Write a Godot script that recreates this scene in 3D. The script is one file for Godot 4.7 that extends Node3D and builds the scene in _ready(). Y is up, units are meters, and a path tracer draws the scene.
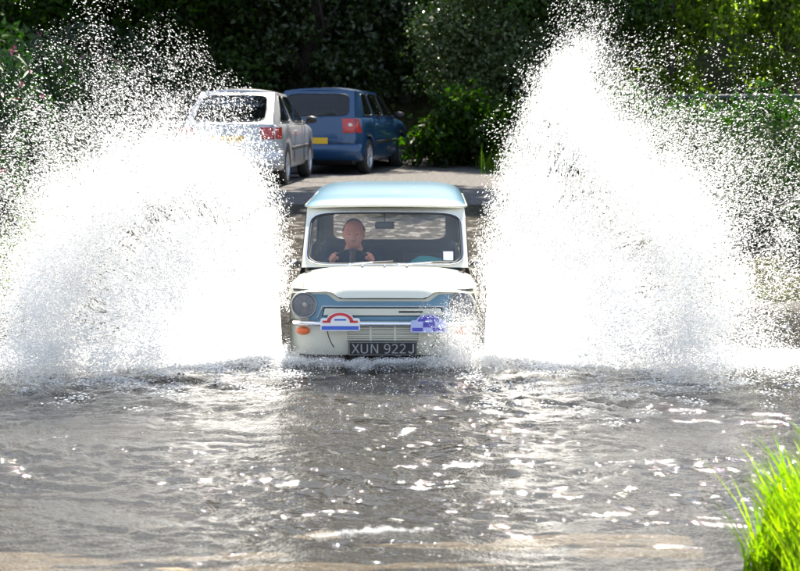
extends Node3D
# A small cream and blue estate car drives through a ford and throws up two plumes of spray; parked cars and trees behind.
# Camera at the origin looking along -Z, the water surface at y = 0, "depth" is metres in front of the camera.

const EYE := 2.28
var rng := RandomNumberGenerator.new()
var names := {}
var smooth_id := 0
var M := {}
var ripple_a := FastNoiseLite.new()
var ripple_b := FastNoiseLite.new()
var ripple_c := FastNoiseLite.new()
var lumps := FastNoiseLite.new()
var sun_to := Vector3(0.16, 1.45, -1.0).normalized()

func _ready():
	rng.seed = 4711
	# ---- camera
	var cam := Camera3D.new()
	cam.name = "camera"
	add_child(cam)
	var lens := CameraAttributesPhysical.new()
	lens.frustum_focal_length = 83.4
	lens.frustum_focus_distance = 16.6
	lens.frustum_near = 0.1
	lens.frustum_far = 600.0
	lens.exposure_aperture = 3.8
	cam.attributes = lens
	cam.fov = 16.38
	cam.near = 0.1
	cam.far = 600.0
	cam.position = Vector3(0, EYE, 0)
	cam.rotation_degrees = Vector3(-5.77, 0, 0)
	# ---- sky, sun, exposure
	var env := Environment.new()
	env.background_mode = Environment.BG_SKY
	var sky := Sky.new()
	var sm := ProceduralSkyMaterial.new()
	sm.sky_top_color = Color(0.66, 0.74, 0.86)
	sm.sky_horizon_color = Color(0.86, 0.91, 0.96)
	sm.sky_curve = 0.2
	sm.ground_bottom_color = Color(0.16, 0.18, 0.12)
	sm.ground_horizon_color = Color(0.30, 0.33, 0.26)
	sm.sun_angle_max = 12.0
	sky.sky_material = sm
	env.sky = sky
	env.background_energy_multiplier = 0.52
	env.tonemap_mode = Environment.TONE_MAPPER_LINEAR
	env.tonemap_exposure = 3.35
	env.sdfgi_enabled = true
	env.ssao_enabled = true
	env.ssil_enabled = true
	var we := WorldEnvironment.new()
	we.name = "world_environment"
	we.environment = env
	add_child(we)
	var sun := DirectionalLight3D.new()
	sun.name = "sun"
	sun.light_energy = 1.6
	sun.light_color = Color(1.0, 0.965, 0.90)
	sun.light_angular_distance = 0.55
	sun.shadow_enabled = true
	sun.basis = Basis.looking_at(-sun_to, Vector3.UP)
	add_child(sun)

	setup_noise()
	make_materials()
	make_ground()
	make_water()
	make_vegetation()
	make_railing()
	make_parked_cars()
	make_ford_car()
	make_spray()
	make_grass()

# ---------------------------------------------------------------- helpers
func numbered(called: String) -> String:
	if not names.has(called):
		names[called] = 0
		return called
	names[called] += 1
	return "%s_%03d" % [called, names[called]]

func tag(o, label: String, category: String, group := "", kind := ""):
	if label: o.set_meta("label", label)
	if category: o.set_meta("category", category)
	if group: o.set_meta("group", group)
	if kind: o.set_meta("kind", kind)
	return o

func thing(called: String, label: String, category: String, at := Vector3.ZERO, turn := 0.0, group := "") -> Node3D:
	var o := Node3D.new()
	o.name = numbered(called)
	add_child(o)
	o.position = at
	o.rotation.y = turn
	tag(o, label, category, group)
	return o

func new_st() -> SurfaceTool:
	var st := SurfaceTool.new()
	st.begin(Mesh.PRIMITIVE_TRIANGLES)
	return st

func obj(called: String, st: SurfaceTool, mat: Material, parent: Node3D) -> MeshInstance3D:
	st.generate_normals()
	var m := st.commit()
	m.surface_set_material(0, mat)
	return put(called, m, parent)

func put(called: String, m: Mesh, parent: Node3D) -> MeshInstance3D:
	var o := MeshInstance3D.new()
	o.name = numbered(called) if parent == self else called
	o.mesh = m
	parent.add_child(o, true)
	return o

func next_group(st: SurfaceTool):
	smooth_id += 1
	st.set_smooth_group(smooth_id)

func tri(st: SurfaceTool, a: Vector3, b: Vector3, c: Vector3):
	st.add_vertex(a); st.add_vertex(b); st.add_vertex(c)

func quad(st: SurfaceTool, a: Vector3, b: Vector3, c: Vector3, d: Vector3):
	tri(st, a, b, c); tri(st, a, c, d)

func grid(st: SurfaceTool, rows: Array, closed := false):
	next_group(st)
	for i in rows.size() - 1:
		var p: PackedVector3Array = rows[i]
		var q: PackedVector3Array = rows[i + 1]
		var n := p.size()
		for j in (n if closed else n - 1):
			var k := (j + 1) % n
			quad(st, p[j], q[j], q[k], p[k])

func grid_with_holes(st: SurfaceTool, rows: Array, hole: Callable):
	next_group(st)
	for i in rows.size() - 1:
		var p: PackedVector3Array = rows[i]
		var q: PackedVector3Array = rows[i + 1]
		for j in p.size() - 1:
			if not hole.call((p[j] + q[j] + p[j + 1] + q[j + 1]) / 4.0):
				quad(st, p[j], q[j], q[j + 1], p[j + 1])

func in_headlight(p: Vector3) -> bool:
	return Vector2(absf(p.x) - 0.640, p.y - 0.648).length() < 0.103

func fan(st: SurfaceTool, ring: PackedVector3Array, centre: Vector3):
	next_group(st)
	for j in ring.size():
		tri(st, centre, ring[j], ring[(j + 1) % ring.size()])

func frame_of(dir: Vector3) -> Basis:
	var y := dir.normalized()
	var h := Vector3.UP if absf(y.y) < 0.95 else Vector3.RIGHT
	var x := h.cross(y).normalized()
	return Basis(x, y, x.cross(y))

func tube(st: SurfaceTool, path: PackedVector3Array, radii, seg := 8, closed := false, flat := 1.0):
	var rows := []
	var n := path.size()
	for i in n + (1 if closed else 0):
		var k := i % n
		var a := path[(k - 1 + n) % n] if closed or k > 0 else path[k]
		var b := path[(k + 1) % n] if closed or k < n - 1 else path[k]
		var f := frame_of(b - a)
		var r: float = radii if radii is float else radii[k]
		var row := PackedVector3Array()
		for j in seg:
			var t := TAU * j / seg
			row.append(path[k] + f.x * cos(t) * r + f.z * sin(t) * r * flat)
		rows.append(row)
	grid(st, rows, true)
	if not closed:
		fan(st, rows[0], path[0])
		fan(st, rows[-1], path[n - 1])

func lathe(st: SurfaceTool, profile: Array, xf: Transform3D, seg := 24):
	# profile: Vector2(radius, height along the local y axis)
	var rows := []
	for p in profile:
		var row := PackedVector3Array()
		for j in seg:
			var t := TAU * j / seg
			row.append(xf * Vector3(cos(t) * p.x, p.y, sin(t) * p.x))
		rows.append(row)
	grid(st, rows, true)

func box(st: SurfaceTool, xf: Transform3D, size: Vector3, bevel := 0.006):
	# a box with chamfered edges
	var h := size / 2.0
	var b := minf(bevel, minf(h.x, minf(h.y, h.z)) * 0.8)
	st.set_smooth_group(-1)
	var c := {}
	for sx in [-1, 1]:
		for sy in [-1, 1]:
			for sz in [-1, 1]:
				c[[sx, sy, sz, 0]] = xf * Vector3(sx * h.x, sy * (h.y - b), sz * (h.z - b))
				c[[sx, sy, sz, 1]] = xf * Vector3(sx * (h.x - b), sy * h.y, sz * (h.z - b))
				c[[sx, sy, sz, 2]] = xf * Vector3(sx * (h.x - b), sy * (h.y - b), sz * h.z)
				tri(st, c[[sx, sy, sz, 0]], c[[sx, sy, sz, 1]], c[[sx, sy, sz, 2]])
	for s in [-1, 1]:
		quad(st, c[[s, -1, -1, 0]], c[[s, 1, -1, 0]], c[[s, 1, 1, 0]], c[[s, -1, 1, 0]])
		quad(st, c[[-1, s, -1, 1]], c[[1, s, -1, 1]], c[[1, s, 1, 1]], c[[-1, s, 1, 1]])
		quad(st, c[[-1, -1, s, 2]], c[[1, -1, s, 2]], c[[1, 1, s, 2]], c[[-1, 1, s, 2]])
		for t in [-1, 1]:
			quad(st, c[[s, t, -1, 0]], c[[s, t, 1, 0]], c[[s, t, 1, 1]], c[[s, t, -1, 1]])
			quad(st, c[[s, -1, t, 0]], c[[s, 1, t, 0]], c[[s, 1, t, 2]], c[[s, -1, t, 2]])
			quad(st, c[[-1, s, t, 1]], c[[1, s, t, 1]], c[[1, s, t, 2]], c[[-1, s, t, 2]])

func extrude(st: SurfaceTool, poly: PackedVector2Array, xf: Transform3D, depth: float):
	# a flat plate: poly in the local xy plane, from z = 0 (back) to z = depth (front)
	st.set_smooth_group(-1)
	var ix := Geometry2D.triangulate_polygon(poly)
	for z in [0.0, depth]:
		for i in range(0, ix.size(), 3):
			tri(st, xf * Vector3(poly[ix[i]].x, poly[ix[i]].y, z), xf * Vector3(poly[ix[i + 1]].x, poly[ix[i + 1]].y, z), xf * Vector3(poly[ix[i + 2]].x, poly[ix[i + 2]].y, z))
	for i in poly.size():
		var a := poly[i]
		var b := poly[(i + 1) % poly.size()]
		quad(st, xf * Vector3(a.x, a.y, 0), xf * Vector3(b.x, b.y, 0), xf * Vector3(b.x, b.y, depth), xf * Vector3(a.x, a.y, depth))

func at_axis(p: Vector3, dir: Vector3) -> Transform3D:
	return Transform3D(frame_of(dir), p)

func face_strip(st: SurfaceTool, x0: float, x1: float, lower: Callable, upper: Callable, surf: Callable, off: float, thick: float, n := 24, rows_n := 3):
	# a panel that lies on the surface surf(x, y) -> Vector3, standing off it, between two curves
	var rows := []
	for k in rows_n + 1:
		var row := PackedVector3Array()
		for i in n + 1:
			var x := lerpf(x0, x1, float(i) / n)
			row.append(surf.call(x, lerpf(lower.call(x), upper.call(x), float(k) / rows_n)) + Vector3(0, 0, off))
		rows.append(row)
	grid(st, rows)
	for e in [rows[0], rows[-1]]:
		var back := PackedVector3Array()
		for p in e:
			back.append(p - Vector3(0, 0, thick))
		grid(st, [e, back])
	for e in [0, n]:
		var a := PackedVector3Array()
		var b := PackedVector3Array()
		for r in rows:
			a.append(r[e]); b.append(r[e] - Vector3(0, 0, thick))
		grid(st, [a, b])

# a window: quad a (bottom left) b (bottom right) c (top right) d (top left), bulged; frame goes to st, pane and seal become children
func win_pt(q: Array, bulge: Vector3, u: float, v: float) -> Vector3:
	var p: Vector3 = q[0].lerp(q[1], u).lerp(q[3].lerp(q[2], u), v)
	return p + bulge * (1.0 - pow(2 * u - 1, 2)) * (1.0 - 0.6 * pow(2 * v - 1, 2))

func window(frame_st: SurfaceTool, parent: Node3D, called: String, q: Array, bulge: Vector3, m: Array, glass: Material, seal: Material, seal_r := 0.012, power := 5.0, lining: SurfaceTool = null):
	var outer := PackedVector3Array()
	var inner := PackedVector3Array()
	var n := 48
	var c := Vector2((m[0] + 1 - m[1]) / 2, (m[2] + 1 - m[3]) / 2)
	var h := Vector2((1 - m[0] - m[1]) / 2, (1 - m[2] - m[3]) / 2)
	var rows := [PackedVector3Array(), PackedVector3Array(), PackedVector3Array(), PackedVector3Array()]
	for k in n:
		var t := TAU * k / n
		var cs := cos(t)
		var sn := sin(t)
		var s := 1.0 / maxf(absf(cs), absf(sn))
		var pu := Vector2(0.5 + 0.5 * cs * s, 0.5 + 0.5 * sn * s)
		var se := Vector2(signf(cs) * pow(absf(cs), 2.0 / power), signf(sn) * pow(absf(sn), 2.0 / power))
		var qi := c + h * se
		outer.append(win_pt(q, bulge, pu.x, pu.y))
		inner.append(win_pt(q, bulge, qi.x, qi.y))
		for r in 4:
			var w := qi.lerp(c, r / 3.5)
			rows[r].append(win_pt(q, bulge, w.x, w.y))
	var mid := PackedVector3Array()
	for k in n:
		mid.append(outer[k].lerp(inner[k], 0.5))
	grid(frame_st, [outer, mid, inner], true)
	if lining:
		var to := Vector3(0, 1.05, -2.3)
		var rs := []
		for r in [outer, mid, inner]:
			var moved := PackedVector3Array()
			for p in r: moved.append(to + (p - to) * 0.972)
			rs.append(moved)
		grid(lining, rs, true)
	var g := new_st()
	grid(g, rows, true)
	fan(g, rows[3], win_pt(q, bulge, c.x, c.y))
	var pane := obj(called, g, glass, parent)
	var s_ := new_st()
	tube(s_, inner, seal_r, 6, true)
	obj("window_seal", s_, seal, pane)
	return inner

func arr_mesh(v: PackedVector3Array, n: PackedVector3Array, c: PackedColorArray, ix: PackedInt32Array, mat: Material) -> ArrayMesh:
	# make every face look the way its normals point (front faces run clockwise)
	for i in range(0, ix.size() if n.size() else 0, 3):
		var p := v[ix[i]]
		if (v[ix[i + 2]] - p).cross(v[ix[i + 1]] - p).dot(n[ix[i]] + n[ix[i + 1]] + n[ix[i + 2]]) < 0.0:
			var k := ix[i + 1]
			ix[i + 1] = ix[i + 2]
			ix[i + 2] = k
	var a := []
	a.resize(Mesh.ARRAY_MAX)
	a[Mesh.ARRAY_VERTEX] = v
	if n.size(): a[Mesh.ARRAY_NORMAL] = n
	if c.size(): a[Mesh.ARRAY_COLOR] = c
	a[Mesh.ARRAY_INDEX] = ix
	var m := ArrayMesh.new()
	m.add_surface_from_arrays(Mesh.PRIMITIVE_TRIANGLES, a)
	m.surface_set_material(0, mat)
	return m

func many(called: String, mesh: Mesh, places: Array, parent: Node3D, colors := []) -> MultiMeshInstance3D:
	var mm := MultiMesh.new()
	mm.transform_format = MultiMesh.TRANSFORM_3D
	mm.use_colors = colors.size() > 0
	mm.mesh = mesh
	mm.instance_count = places.size()
	for i in places.size():
		mm.set_instance_transform(i, places[i])
		if colors.size(): mm.set_instance_color(i, colors[i])
	var o := MultiMeshInstance3D.new()
	o.name = numbered(called) if parent == self else called
	o.multimesh = mm
	parent.add_child(o, true)
	return o

func rnd(a: float, b: float) -> float:
	return rng.randf_range(a, b)

func rdir() -> Vector3:
	var z := rnd(-1, 1)
	var t := rnd(0, TAU)
	var r := sqrt(1 - z * z)
	return Vector3(r * cos(t), z, r * sin(t))

# ---------------------------------------------------------------- materials
func lin(r: float, g: float, b: float) -> Color:
	return Color(r, g, b).linear_to_srgb()

func mat(col: Color, rough: float, metal := 0.0, spec := 0.5) -> StandardMaterial3D:
	var m := StandardMaterial3D.new()
	m.albedo_color = col
	m.roughness = rough
	m.metallic = metal
	m.metallic_specular = spec
	return m

func noise_tex(freq: float, oct: int, seed_: int, size := 512, ramp: Gradient = null, normal := false, kind := FastNoiseLite.TYPE_SIMPLEX_SMOOTH) -> NoiseTexture2D:
	var n := FastNoiseLite.new()
	n.noise_type = kind
	n.frequency = freq
	n.fractal_octaves = oct
	n.seed = seed_
	var t := NoiseTexture2D.new()
	t.width = size
	t.height = size
	t.seamless = true
	t.noise = n
	t.as_normal_map = normal
	if ramp: t.color_ramp = ramp
	return t

func ramp(stops: Array) -> Gradient:
	var g := Gradient.new()
	g.offsets = PackedFloat32Array(stops.map(func(s): return s[0]))
	g.colors = PackedColorArray(stops.map(func(s): return s[1]))
	return g

func world_mapped(m: StandardMaterial3D, scale: float):
	m.uv1_triplanar = true
	m.uv1_world_triplanar = true
	m.uv1_scale = Vector3.ONE * scale
	return m

func paint(col: Color, coat_rough := 0.06) -> StandardMaterial3D:
	var m := mat(col, 0.42)
	m.clearcoat_enabled = true
	m.clearcoat = 0.8
	m.clearcoat_roughness = coat_rough
	return m

func leaf_mat(trans: float, rough: float, tint := Color(0.75, 1.0, 0.35)) -> StandardMaterial3D:
	var m := mat(Color.WHITE, rough, 0.0, 0.5)
	m.vertex_color_use_as_albedo = true
	m.backlight_enabled = true
	m.backlight = Color(tint.r * trans, tint.g * trans, tint.b * trans)
	m.cull_mode = BaseMaterial3D.CULL_DISABLED
	return m

func pane(col: Color, alpha: float, rough := 0.02) -> StandardMaterial3D:
	var m := mat(Color(col.r, col.g, col.b, alpha), rough)
	m.transparency = BaseMaterial3D.TRANSPARENCY_ALPHA
	m.cull_mode = BaseMaterial3D.CULL_DISABLED
	return m

func setup_noise():
	for a in [[ripple_a, 2.5, 11, 2], [ripple_b, 5.6, 23, 2], [ripple_c, 0.45, 37, 2], [lumps, 0.35, 41, 3]]:
		a[0].noise_type = FastNoiseLite.TYPE_SIMPLEX_SMOOTH
		a[0].frequency = a[1]
		a[0].seed = a[2]
		a[0].fractal_octaves = a[3]

func make_materials():
	M.cream = paint(lin(0.66, 0.65, 0.55))
	M.blue = paint(lin(0.12, 0.255, 0.36))
	M.chrome = mat(lin(0.78, 0.78, 0.80), 0.12, 1.0)
	M.dull_metal = mat(lin(0.35, 0.35, 0.36), 0.4, 1.0)
	M.dark_metal = mat(lin(0.10, 0.10, 0.105), 0.3, 0.9)
	M.rubber = mat(lin(0.018, 0.018, 0.018), 0.7)
	M.black = mat(lin(0.015, 0.015, 0.016), 0.5)
	M.trim = mat(lin(0.03, 0.03, 0.035), 0.6)
	M.dash = mat(lin(0.04, 0.045, 0.05), 0.6)
	M.lining = mat(lin(0.20, 0.18, 0.155), 0.85)
	M.seat = mat(lin(0.05, 0.05, 0.055), 0.65)
	M.glass = pane(Color(0.75, 0.82, 0.85), 0.03)
	M.lens = pane(Color(0.7, 0.73, 0.76), 0.07)
	M.reflector = mat(lin(0.6, 0.61, 0.63), 0.15, 1.0)
	M.amber = paint(lin(0.75, 0.13, 0.015))
	M.red_lens = paint(lin(0.42, 0.012, 0.012))
	M.clear_lens = paint(lin(0.6, 0.55, 0.52))
	M.plate_black = mat(lin(0.012, 0.012, 0.014), 0.35)
	M.plate_silver = mat(lin(0.30, 0.30, 0.31), 0.5, 0.2)
	M.white = mat(lin(0.8, 0.8, 0.8), 0.4)
	M.print_red = mat(lin(0.62, 0.05, 0.06), 0.4)
	M.print_blue = mat(lin(0.06, 0.13, 0.55), 0.4)
	M.print_indigo = mat(lin(0.09, 0.08, 0.45), 0.4)
	M.print_pale = mat(lin(0.45, 0.5, 0.78), 0.4)
	M.silver_paint = paint(lin(0.42, 0.42, 0.43), 0.1)
	M.silver_paint.metallic = 0.35
	M.blue_metal = paint(lin(0.003, 0.046, 0.125), 0.06)
	M.blue_metal.metallic = 0.25
	M.dark_glass = pane(Color(0.03, 0.04, 0.05), 0.55)
	M.alloy = mat(lin(0.4, 0.4, 0.42), 0.35, 0.8)
	M.plate_yellow = mat(lin(0.75, 0.45, 0.03), 0.4)
	M.skin = mat(lin(0.60, 0.25, 0.17), 0.5)
	M.skin.subsurf_scatter_enabled = true
	M.skin.subsurf_scatter_strength = 0.15
	M.jumper = mat(lin(0.012, 0.016, 0.035), 0.9)
	M.hair = mat(lin(0.11, 0.085, 0.07), 0.8)
	M.paper = mat(lin(0.62, 0.68, 0.78), 0.7)
	M.teal = mat(lin(0.03, 0.20, 0.20), 0.7)
	M.straw = mat(lin(0.55, 0.50, 0.30), 0.8)
	# ground
	var earth := mat(Color.WHITE, 0.95, 0.0, 0.15)
	earth.albedo_texture = noise_tex(0.02, 5, 3, 512, ramp([[0.0, lin(0.018, 0.022, 0.010)], [0.45, lin(0.035, 0.034, 0.018)], [0.7, lin(0.05, 0.06, 0.02)], [1.0, lin(0.09, 0.075, 0.045)]]))
	world_mapped(earth, 0.35)
	earth.heightmap_enabled = true
	earth.heightmap_texture = noise_tex(0.03, 5, 5)
	earth.heightmap_scale = 3.0
	M.earth = earth
	var bed := mat(Color.WHITE, 0.8)
	bed.albedo_texture = noise_tex(0.03, 5, 8, 512, ramp([[0.0, lin(0.004, 0.004, 0.003)], [0.4, lin(0.010, 0.009, 0.006)], [0.65, lin(0.02, 0.016, 0.010)], [1.0, lin(0.06, 0.045, 0.027)]]))
	world_mapped(bed, 0.6)
	bed.heightmap_enabled = true
	bed.heightmap_texture = noise_tex(0.06, 4, 9)
	bed.heightmap_scale = 2.0
	M.bed = bed
	var sh := mat(Color.WHITE, 0.8)
	sh.albedo_texture = noise_tex(0.05, 5, 8, 512, ramp([[0.0, lin(0.05, 0.04, 0.025)], [0.5, lin(0.16, 0.12, 0.07)], [1.0, lin(0.30, 0.23, 0.15)]]))
	world_mapped(sh, 0.8)
	M.shoal = sh
	var road := mat(Color.WHITE, 0.95, 0.0, 0.15)
	road.albedo_texture = noise_tex(0.04, 6, 14, 512, ramp([[0.0, lin(0.07, 0.066, 0.064)], [0.5, lin(0.115, 0.108, 0.104)], [1.0, lin(0.19, 0.175, 0.166)]]))
	world_mapped(road, 0.5)
	road.heightmap_enabled = true
	road.heightmap_texture = noise_tex(0.2, 3, 15)
	road.heightmap_scale = 0.12
	M.road = road
	var wet := mat(Color.WHITE, 0.3)
	wet.albedo_texture = noise_tex(0.04, 6, 14, 512, ramp([[0.0, lin(0.025, 0.023, 0.02)], [0.5, lin(0.05, 0.045, 0.04)], [1.0, lin(0.11, 0.10, 0.09)]]))
	wet.roughness_texture = noise_tex(0.015, 4, 19, 512, ramp([[0.0, Color(0.15, 0.15, 0.15)], [0.55, Color(0.25, 0.25, 0.25)], [1.0, Color(0.8, 0.8, 0.8)]]))
	wet.roughness = 0.8
	wet.metallic_specular = 0.35
	world_mapped(wet, 0.5)
	wet.heightmap_enabled = true
	wet.heightmap_texture = noise_tex(0.2, 3, 15)
	wet.heightmap_scale = 0.03
	M.wet_road = wet
	# water: a clear sheet that mirrors; the sun passes to the bed below
	var w := pane(lin(0.016, 0.012, 0.007), 0.30, 0.03)
	world_mapped(w, 0.8)
	w.heightmap_enabled = true
	w.heightmap_texture = noise_tex(0.040, 3, 51, 1024)
	w.heightmap_scale = 0.38
	M.water = w
	var d := mat(lin(0.985, 0.985, 0.985), 0.25)
	d.backlight_enabled = true
	d.backlight = Color(1.3, 1.3, 1.3)
	M.drop = d
	var f := mat(lin(0.9, 0.91, 0.92), 0.5)
	f.backlight_enabled = true
	f.backlight = Color(0.8, 0.8, 0.8)
	M.foam = f
	var ws := mat(lin(0.95, 0.955, 0.96), 0.5)
	ws.backlight_enabled = true
	ws.backlight = Color(1.2, 1.2, 1.2)
	M.sheet = ws
	var bark := mat(Color.WHITE, 0.9)
	bark.albedo_texture = noise_tex(0.05, 5, 61, 256, ramp([[0.0, lin(0.02, 0.016, 0.012)], [1.0, lin(0.11, 0.09, 0.07)]]))
	bark.uv1_triplanar = true
	bark.uv1_scale = Vector3(2, 0.6, 2)
	M.bark = bark
	M.leaf = leaf_mat(0.9, 0.45)
	M.leaf_gloss = leaf_mat(0.6, 0.38)
	M.leaf_thin = leaf_mat(1.22, 0.4, Color(0.85, 1.0, 0.5))
	M.leaf_rough = leaf_mat(0.8, 0.7)
	M.petal = leaf_mat(0.8, 0.6, Color(1, 0.7, 0.9))
	M.steel = mat(lin(0.05, 0.06, 0.065), 0.75)

# ---------------------------------------------------------------- ground, road, ford
const PROFILE := [[0.0, 0.55], [6.5, 0.35], [8.0, 0.06], [9.0, -0.035], [10.0, -0.06], [11.0, -0.11], [14.0, -0.15], [19.0, -0.15], [20.8, 0.0], [28.0, 0.73], [33.0, 0.73], [37.0, 0.68], [40.0, 0.9], [60.0, 9.0], [100.0, 15.0], [400.0, 20.0]]

func along(d: float) -> float:
	for i in PROFILE.size() - 1:
		if d < PROFILE[i + 1][0]:
			var t: float = (d - PROFILE[i][0]) / (PROFILE[i + 1][0] - PROFILE[i][0])
			return lerpf(PROFILE[i][1], PROFILE[i + 1][1], t)
	return 20.0

func gh(x: float, z: float) -> float:
	var d := -z
	var y := along(d)
	var soft := (along(d - 0.6) + along(d + 0.6) + y) / 3.0
	y = soft
	# banks: beside the road beyond the ford, and the near right corner
	if d > 19.0:
		var k := smoothstep(19.0, 22.5, d)
		y += k * 0.45 * smoothstep(-3.9, -5.2, x)
		y += k * 0.25 * smoothstep(3.0, 4.5, x)
	y += 0.42 * smoothstep(1.6, 2.3, x) * smoothstep(9.7, 8.4, d)
	y += lumps.get_noise_2d(x, z) * 0.10 * smoothstep(23.0, 40.0, d) * (1.0 if absf(x + 2.0) > 4.4 else 0.2)
	if d < 22.0:
		y += lumps.get_noise_2d(x * 2.2, z * 3.0) * 0.03
	return y

func field(xs: Array, zs: Array, f: Callable, m: Material, called: String, kind := "structure") -> MeshInstance3D:
	var v := PackedVector3Array()
	var n := PackedVector3Array()
	var ix := PackedInt32Array()
	var w := xs.size()
	for z in zs:
		for x in xs:
			v.append(Vector3(x, f.call(x, z), z))
	n.resize(v.size())
	for j in zs.size():
		for i in w:
			var a := v[j * w + maxi(i - 1, 0)]
			var b := v[j * w + mini(i + 1, w - 1)]
			var c := v[maxi(j - 1, 0) * w + i]
			var e := v[mini(j + 1, zs.size() - 1) * w + i]
			var nn := (e - c).cross(b - a).normalized()
			n[j * w + i] = nn if nn.y > 0 else -nn
	for j in zs.size() - 1:
		for i in w - 1:
			var p := j * w + i
			ix.append_array([p, p + 1, p + w, p + 1, p + w + 1, p + w])
	var o := put(called, arr_mesh(v, n, PackedColorArray(), ix, m), self)
	o.set_meta("kind", kind)
	return o

func steps(a: float, b: float, n: int) -> Array:
	var out := []
	for i in n + 1:
		out.append(lerpf(a, b, float(i) / n))
	return out

func make_ground():
	var xs := steps(-200, -30, 12) + steps(-27, -8.5, 20) + steps(-8, 8, 80) + steps(8.5, 27, 20) + steps(30, 200, 12)
	var zs := steps(40, 2, 8) + steps(1, -24, 110) + steps(-24.5, -60, 70) + steps(-65, -400, 20)
	var under_road := func(x, z):
		var y: float = gh(x, z)
		if x > -7.6 and x < 2.6 and z < -18.6 and z > -39.2: y -= 0.03
		return y
	var g := field(xs, zs, under_road, M.earth, "ground")
	tag(g, "dark earth and leaf litter under the trees and banks", "ground")
	var b := field(steps(-22, 22, 150), steps(-7.4, -20.4, 110), func(x, z): return gh(x, z) + 0.012, M.bed, "river_bed")
	tag(b, "brown gravelly bed of the ford under shallow water", "river bed")
	# pale gravel shoals that rise out of the bed where the ford shelves towards the camera
	var shoal := field(steps(-3.2, 1.5, 90), steps(-8.2, -10.4, 60), func(x, z): return gh(x, z) + 0.005 + 0.05 * (lumps.get_noise_2d(x * 1.6 + 9.0, z * 6.0) + 0.05) * smoothstep(10.4, 9.7, -z), M.shoal, "gravel_shoal")
	tag(shoal, "pale brown gravel shoal just under the water at the near edge", "gravel")
	var dry := field(steps(-8, 3, 60), steps(-27.2, -39.4, 50), func(x, z): return gh(x, z) + 0.004, M.road, "road")
	tag(dry, "dry pale tarmac road where the parked cars stand", "road")
	var we := field(steps(-8, 3, 60), steps(-18.4, -27.2, 60), func(x, z): return gh(x, z) + 0.004, M.wet_road, "wet_road")
	tag(we, "dark wet tarmac ramp rising out of the ford", "road")

# ---------------------------------------------------------------- water
const CAR_X := -0.14
const CAR_Z := -16.0

func wave(x: float, z: float) -> float:
	var d := -z
	var warp := ripple_c.get_noise_2d(x, z) * 0.9
	var a := ripple_a.get_noise_2d(x * 0.50 + warp * 0.4, z * 1.25 + warp)
	var b := ripple_b.get_noise_2d(x * 0.7 + 7.0, z * 1.15 - warp)
	var crest := 1.0 - absf(a)
	var strength := 0.65 + 0.5 * ripple_c.get_noise_2d(x * 0.8 + 31.0, z * 0.8)
	var y := (a * 0.026 + crest * crest * 0.028 - 0.014 + b * 0.026) * strength
	# shallow ford lip close by: flatter
	y *= lerpf(0.45, 1.0, smoothstep(9.4, 11.2, d))
	# long low wake fronts rolling towards the camera from the car
	var r := Vector2((x - CAR_X) * 0.55, z - CAR_Z + 0.4).length()
	if z > CAR_Z - 1.0:
		y += 0.022 * sin(r * 6.2 + warp * 2.0) * exp(-r * 0.28) * smoothstep(0.4, 1.2, r)
	# bow wave pushed up in front of the car
	var dx := absf(x - CAR_X)
	var front := z - (CAR_Z + 0.10 - dx * dx * 0.25)
	y += 0.05 * exp(-pow(front / 0.13, 2.0)) * smoothstep(1.5, 0.5, dx) * (1.0 + 0.6 * b)
	return y

func make_water():
	var xs := []
	var x := -24.0
	while x < 24.0:
		xs.append(x)
		x += 0.034 if absf(x) < 4.6 else 0.034 + (absf(x) - 4.6) * 0.09
	var zs := []
	var d := 7.6
	while d < 21.6:
		zs.append(-d)
		d += 0.022 + maxf(d - 11.0, 0.0) * 0.0045
	var o := field(xs, zs, wave, M.water, "water")
	tag(o, "rippled grey brown river water of the ford, glinting in the sun", "water")

# ---------------------------------------------------------------- vegetation
func leaf_cluster(n: int, radius: float, length: float, width: float, cols: Array, m: Material, hang := 0.3) -> ArrayMesh:
	var v := PackedVector3Array()
	var nn := PackedVector3Array()
	var c := PackedColorArray()
	var ix := PackedInt32Array()
	for i in n:
		var p := rdir() * radius * pow(rnd(0, 1), 0.45)
		var out := (p.normalized() * 0.6 + rdir() * 0.8 + Vector3.DOWN * hang).normalized()
		var up := (Vector3.UP * 0.6 + rdir()).normalized()
		var side := out.cross(up).normalized()
		up = side.cross(out).normalized()
		var l := length * rnd(0.65, 1.3)
		var w := width * rnd(0.75, 1.25)
		var col: Color = cols[rng.randi() % cols.size()]
		var s := rnd(0.75, 1.25)
		col = Color(col.r * s, col.g * s, col.b * s)
		var b := v.size()
		var fold := up * w * 0.28
		v.append_array([p, p + out * l * 0.35 - side * w * 0.5 + fold, p + out * l * 0.45, p + out * l * 0.35 + side * w * 0.5 + fold, p + out * l - up * l * 0.16])
		for k in 5:
			nn.append(up); c.append(col)
		nn[b + 1] = (up + side * 0.45).normalized()
		nn[b + 3] = (up - side * 0.45).normalized()
		ix.append_array([b, b + 1, b + 2, b, b + 2, b + 3, b + 1, b + 4, b + 2, b + 2, b + 4, b + 3])
	return arr_mesh(v, nn, c, ix, m)

func limb_path(a: Vector3, b: Vector3, bend: float, n := 7) -> PackedVector3Array:
	var out := PackedVector3Array()
	var off := rdir() * bend
	var off2 := rdir() * bend * 0.4
	for i in n + 1:
		var t := float(i) / n
		out.append(a.lerp(b, t) + off * sin(t * PI) + off2 * sin(t * TAU * 1.5))
	return out

func taper(a: float, b: float, n: int) -> Array:
	return steps(a, b, n)

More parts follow.
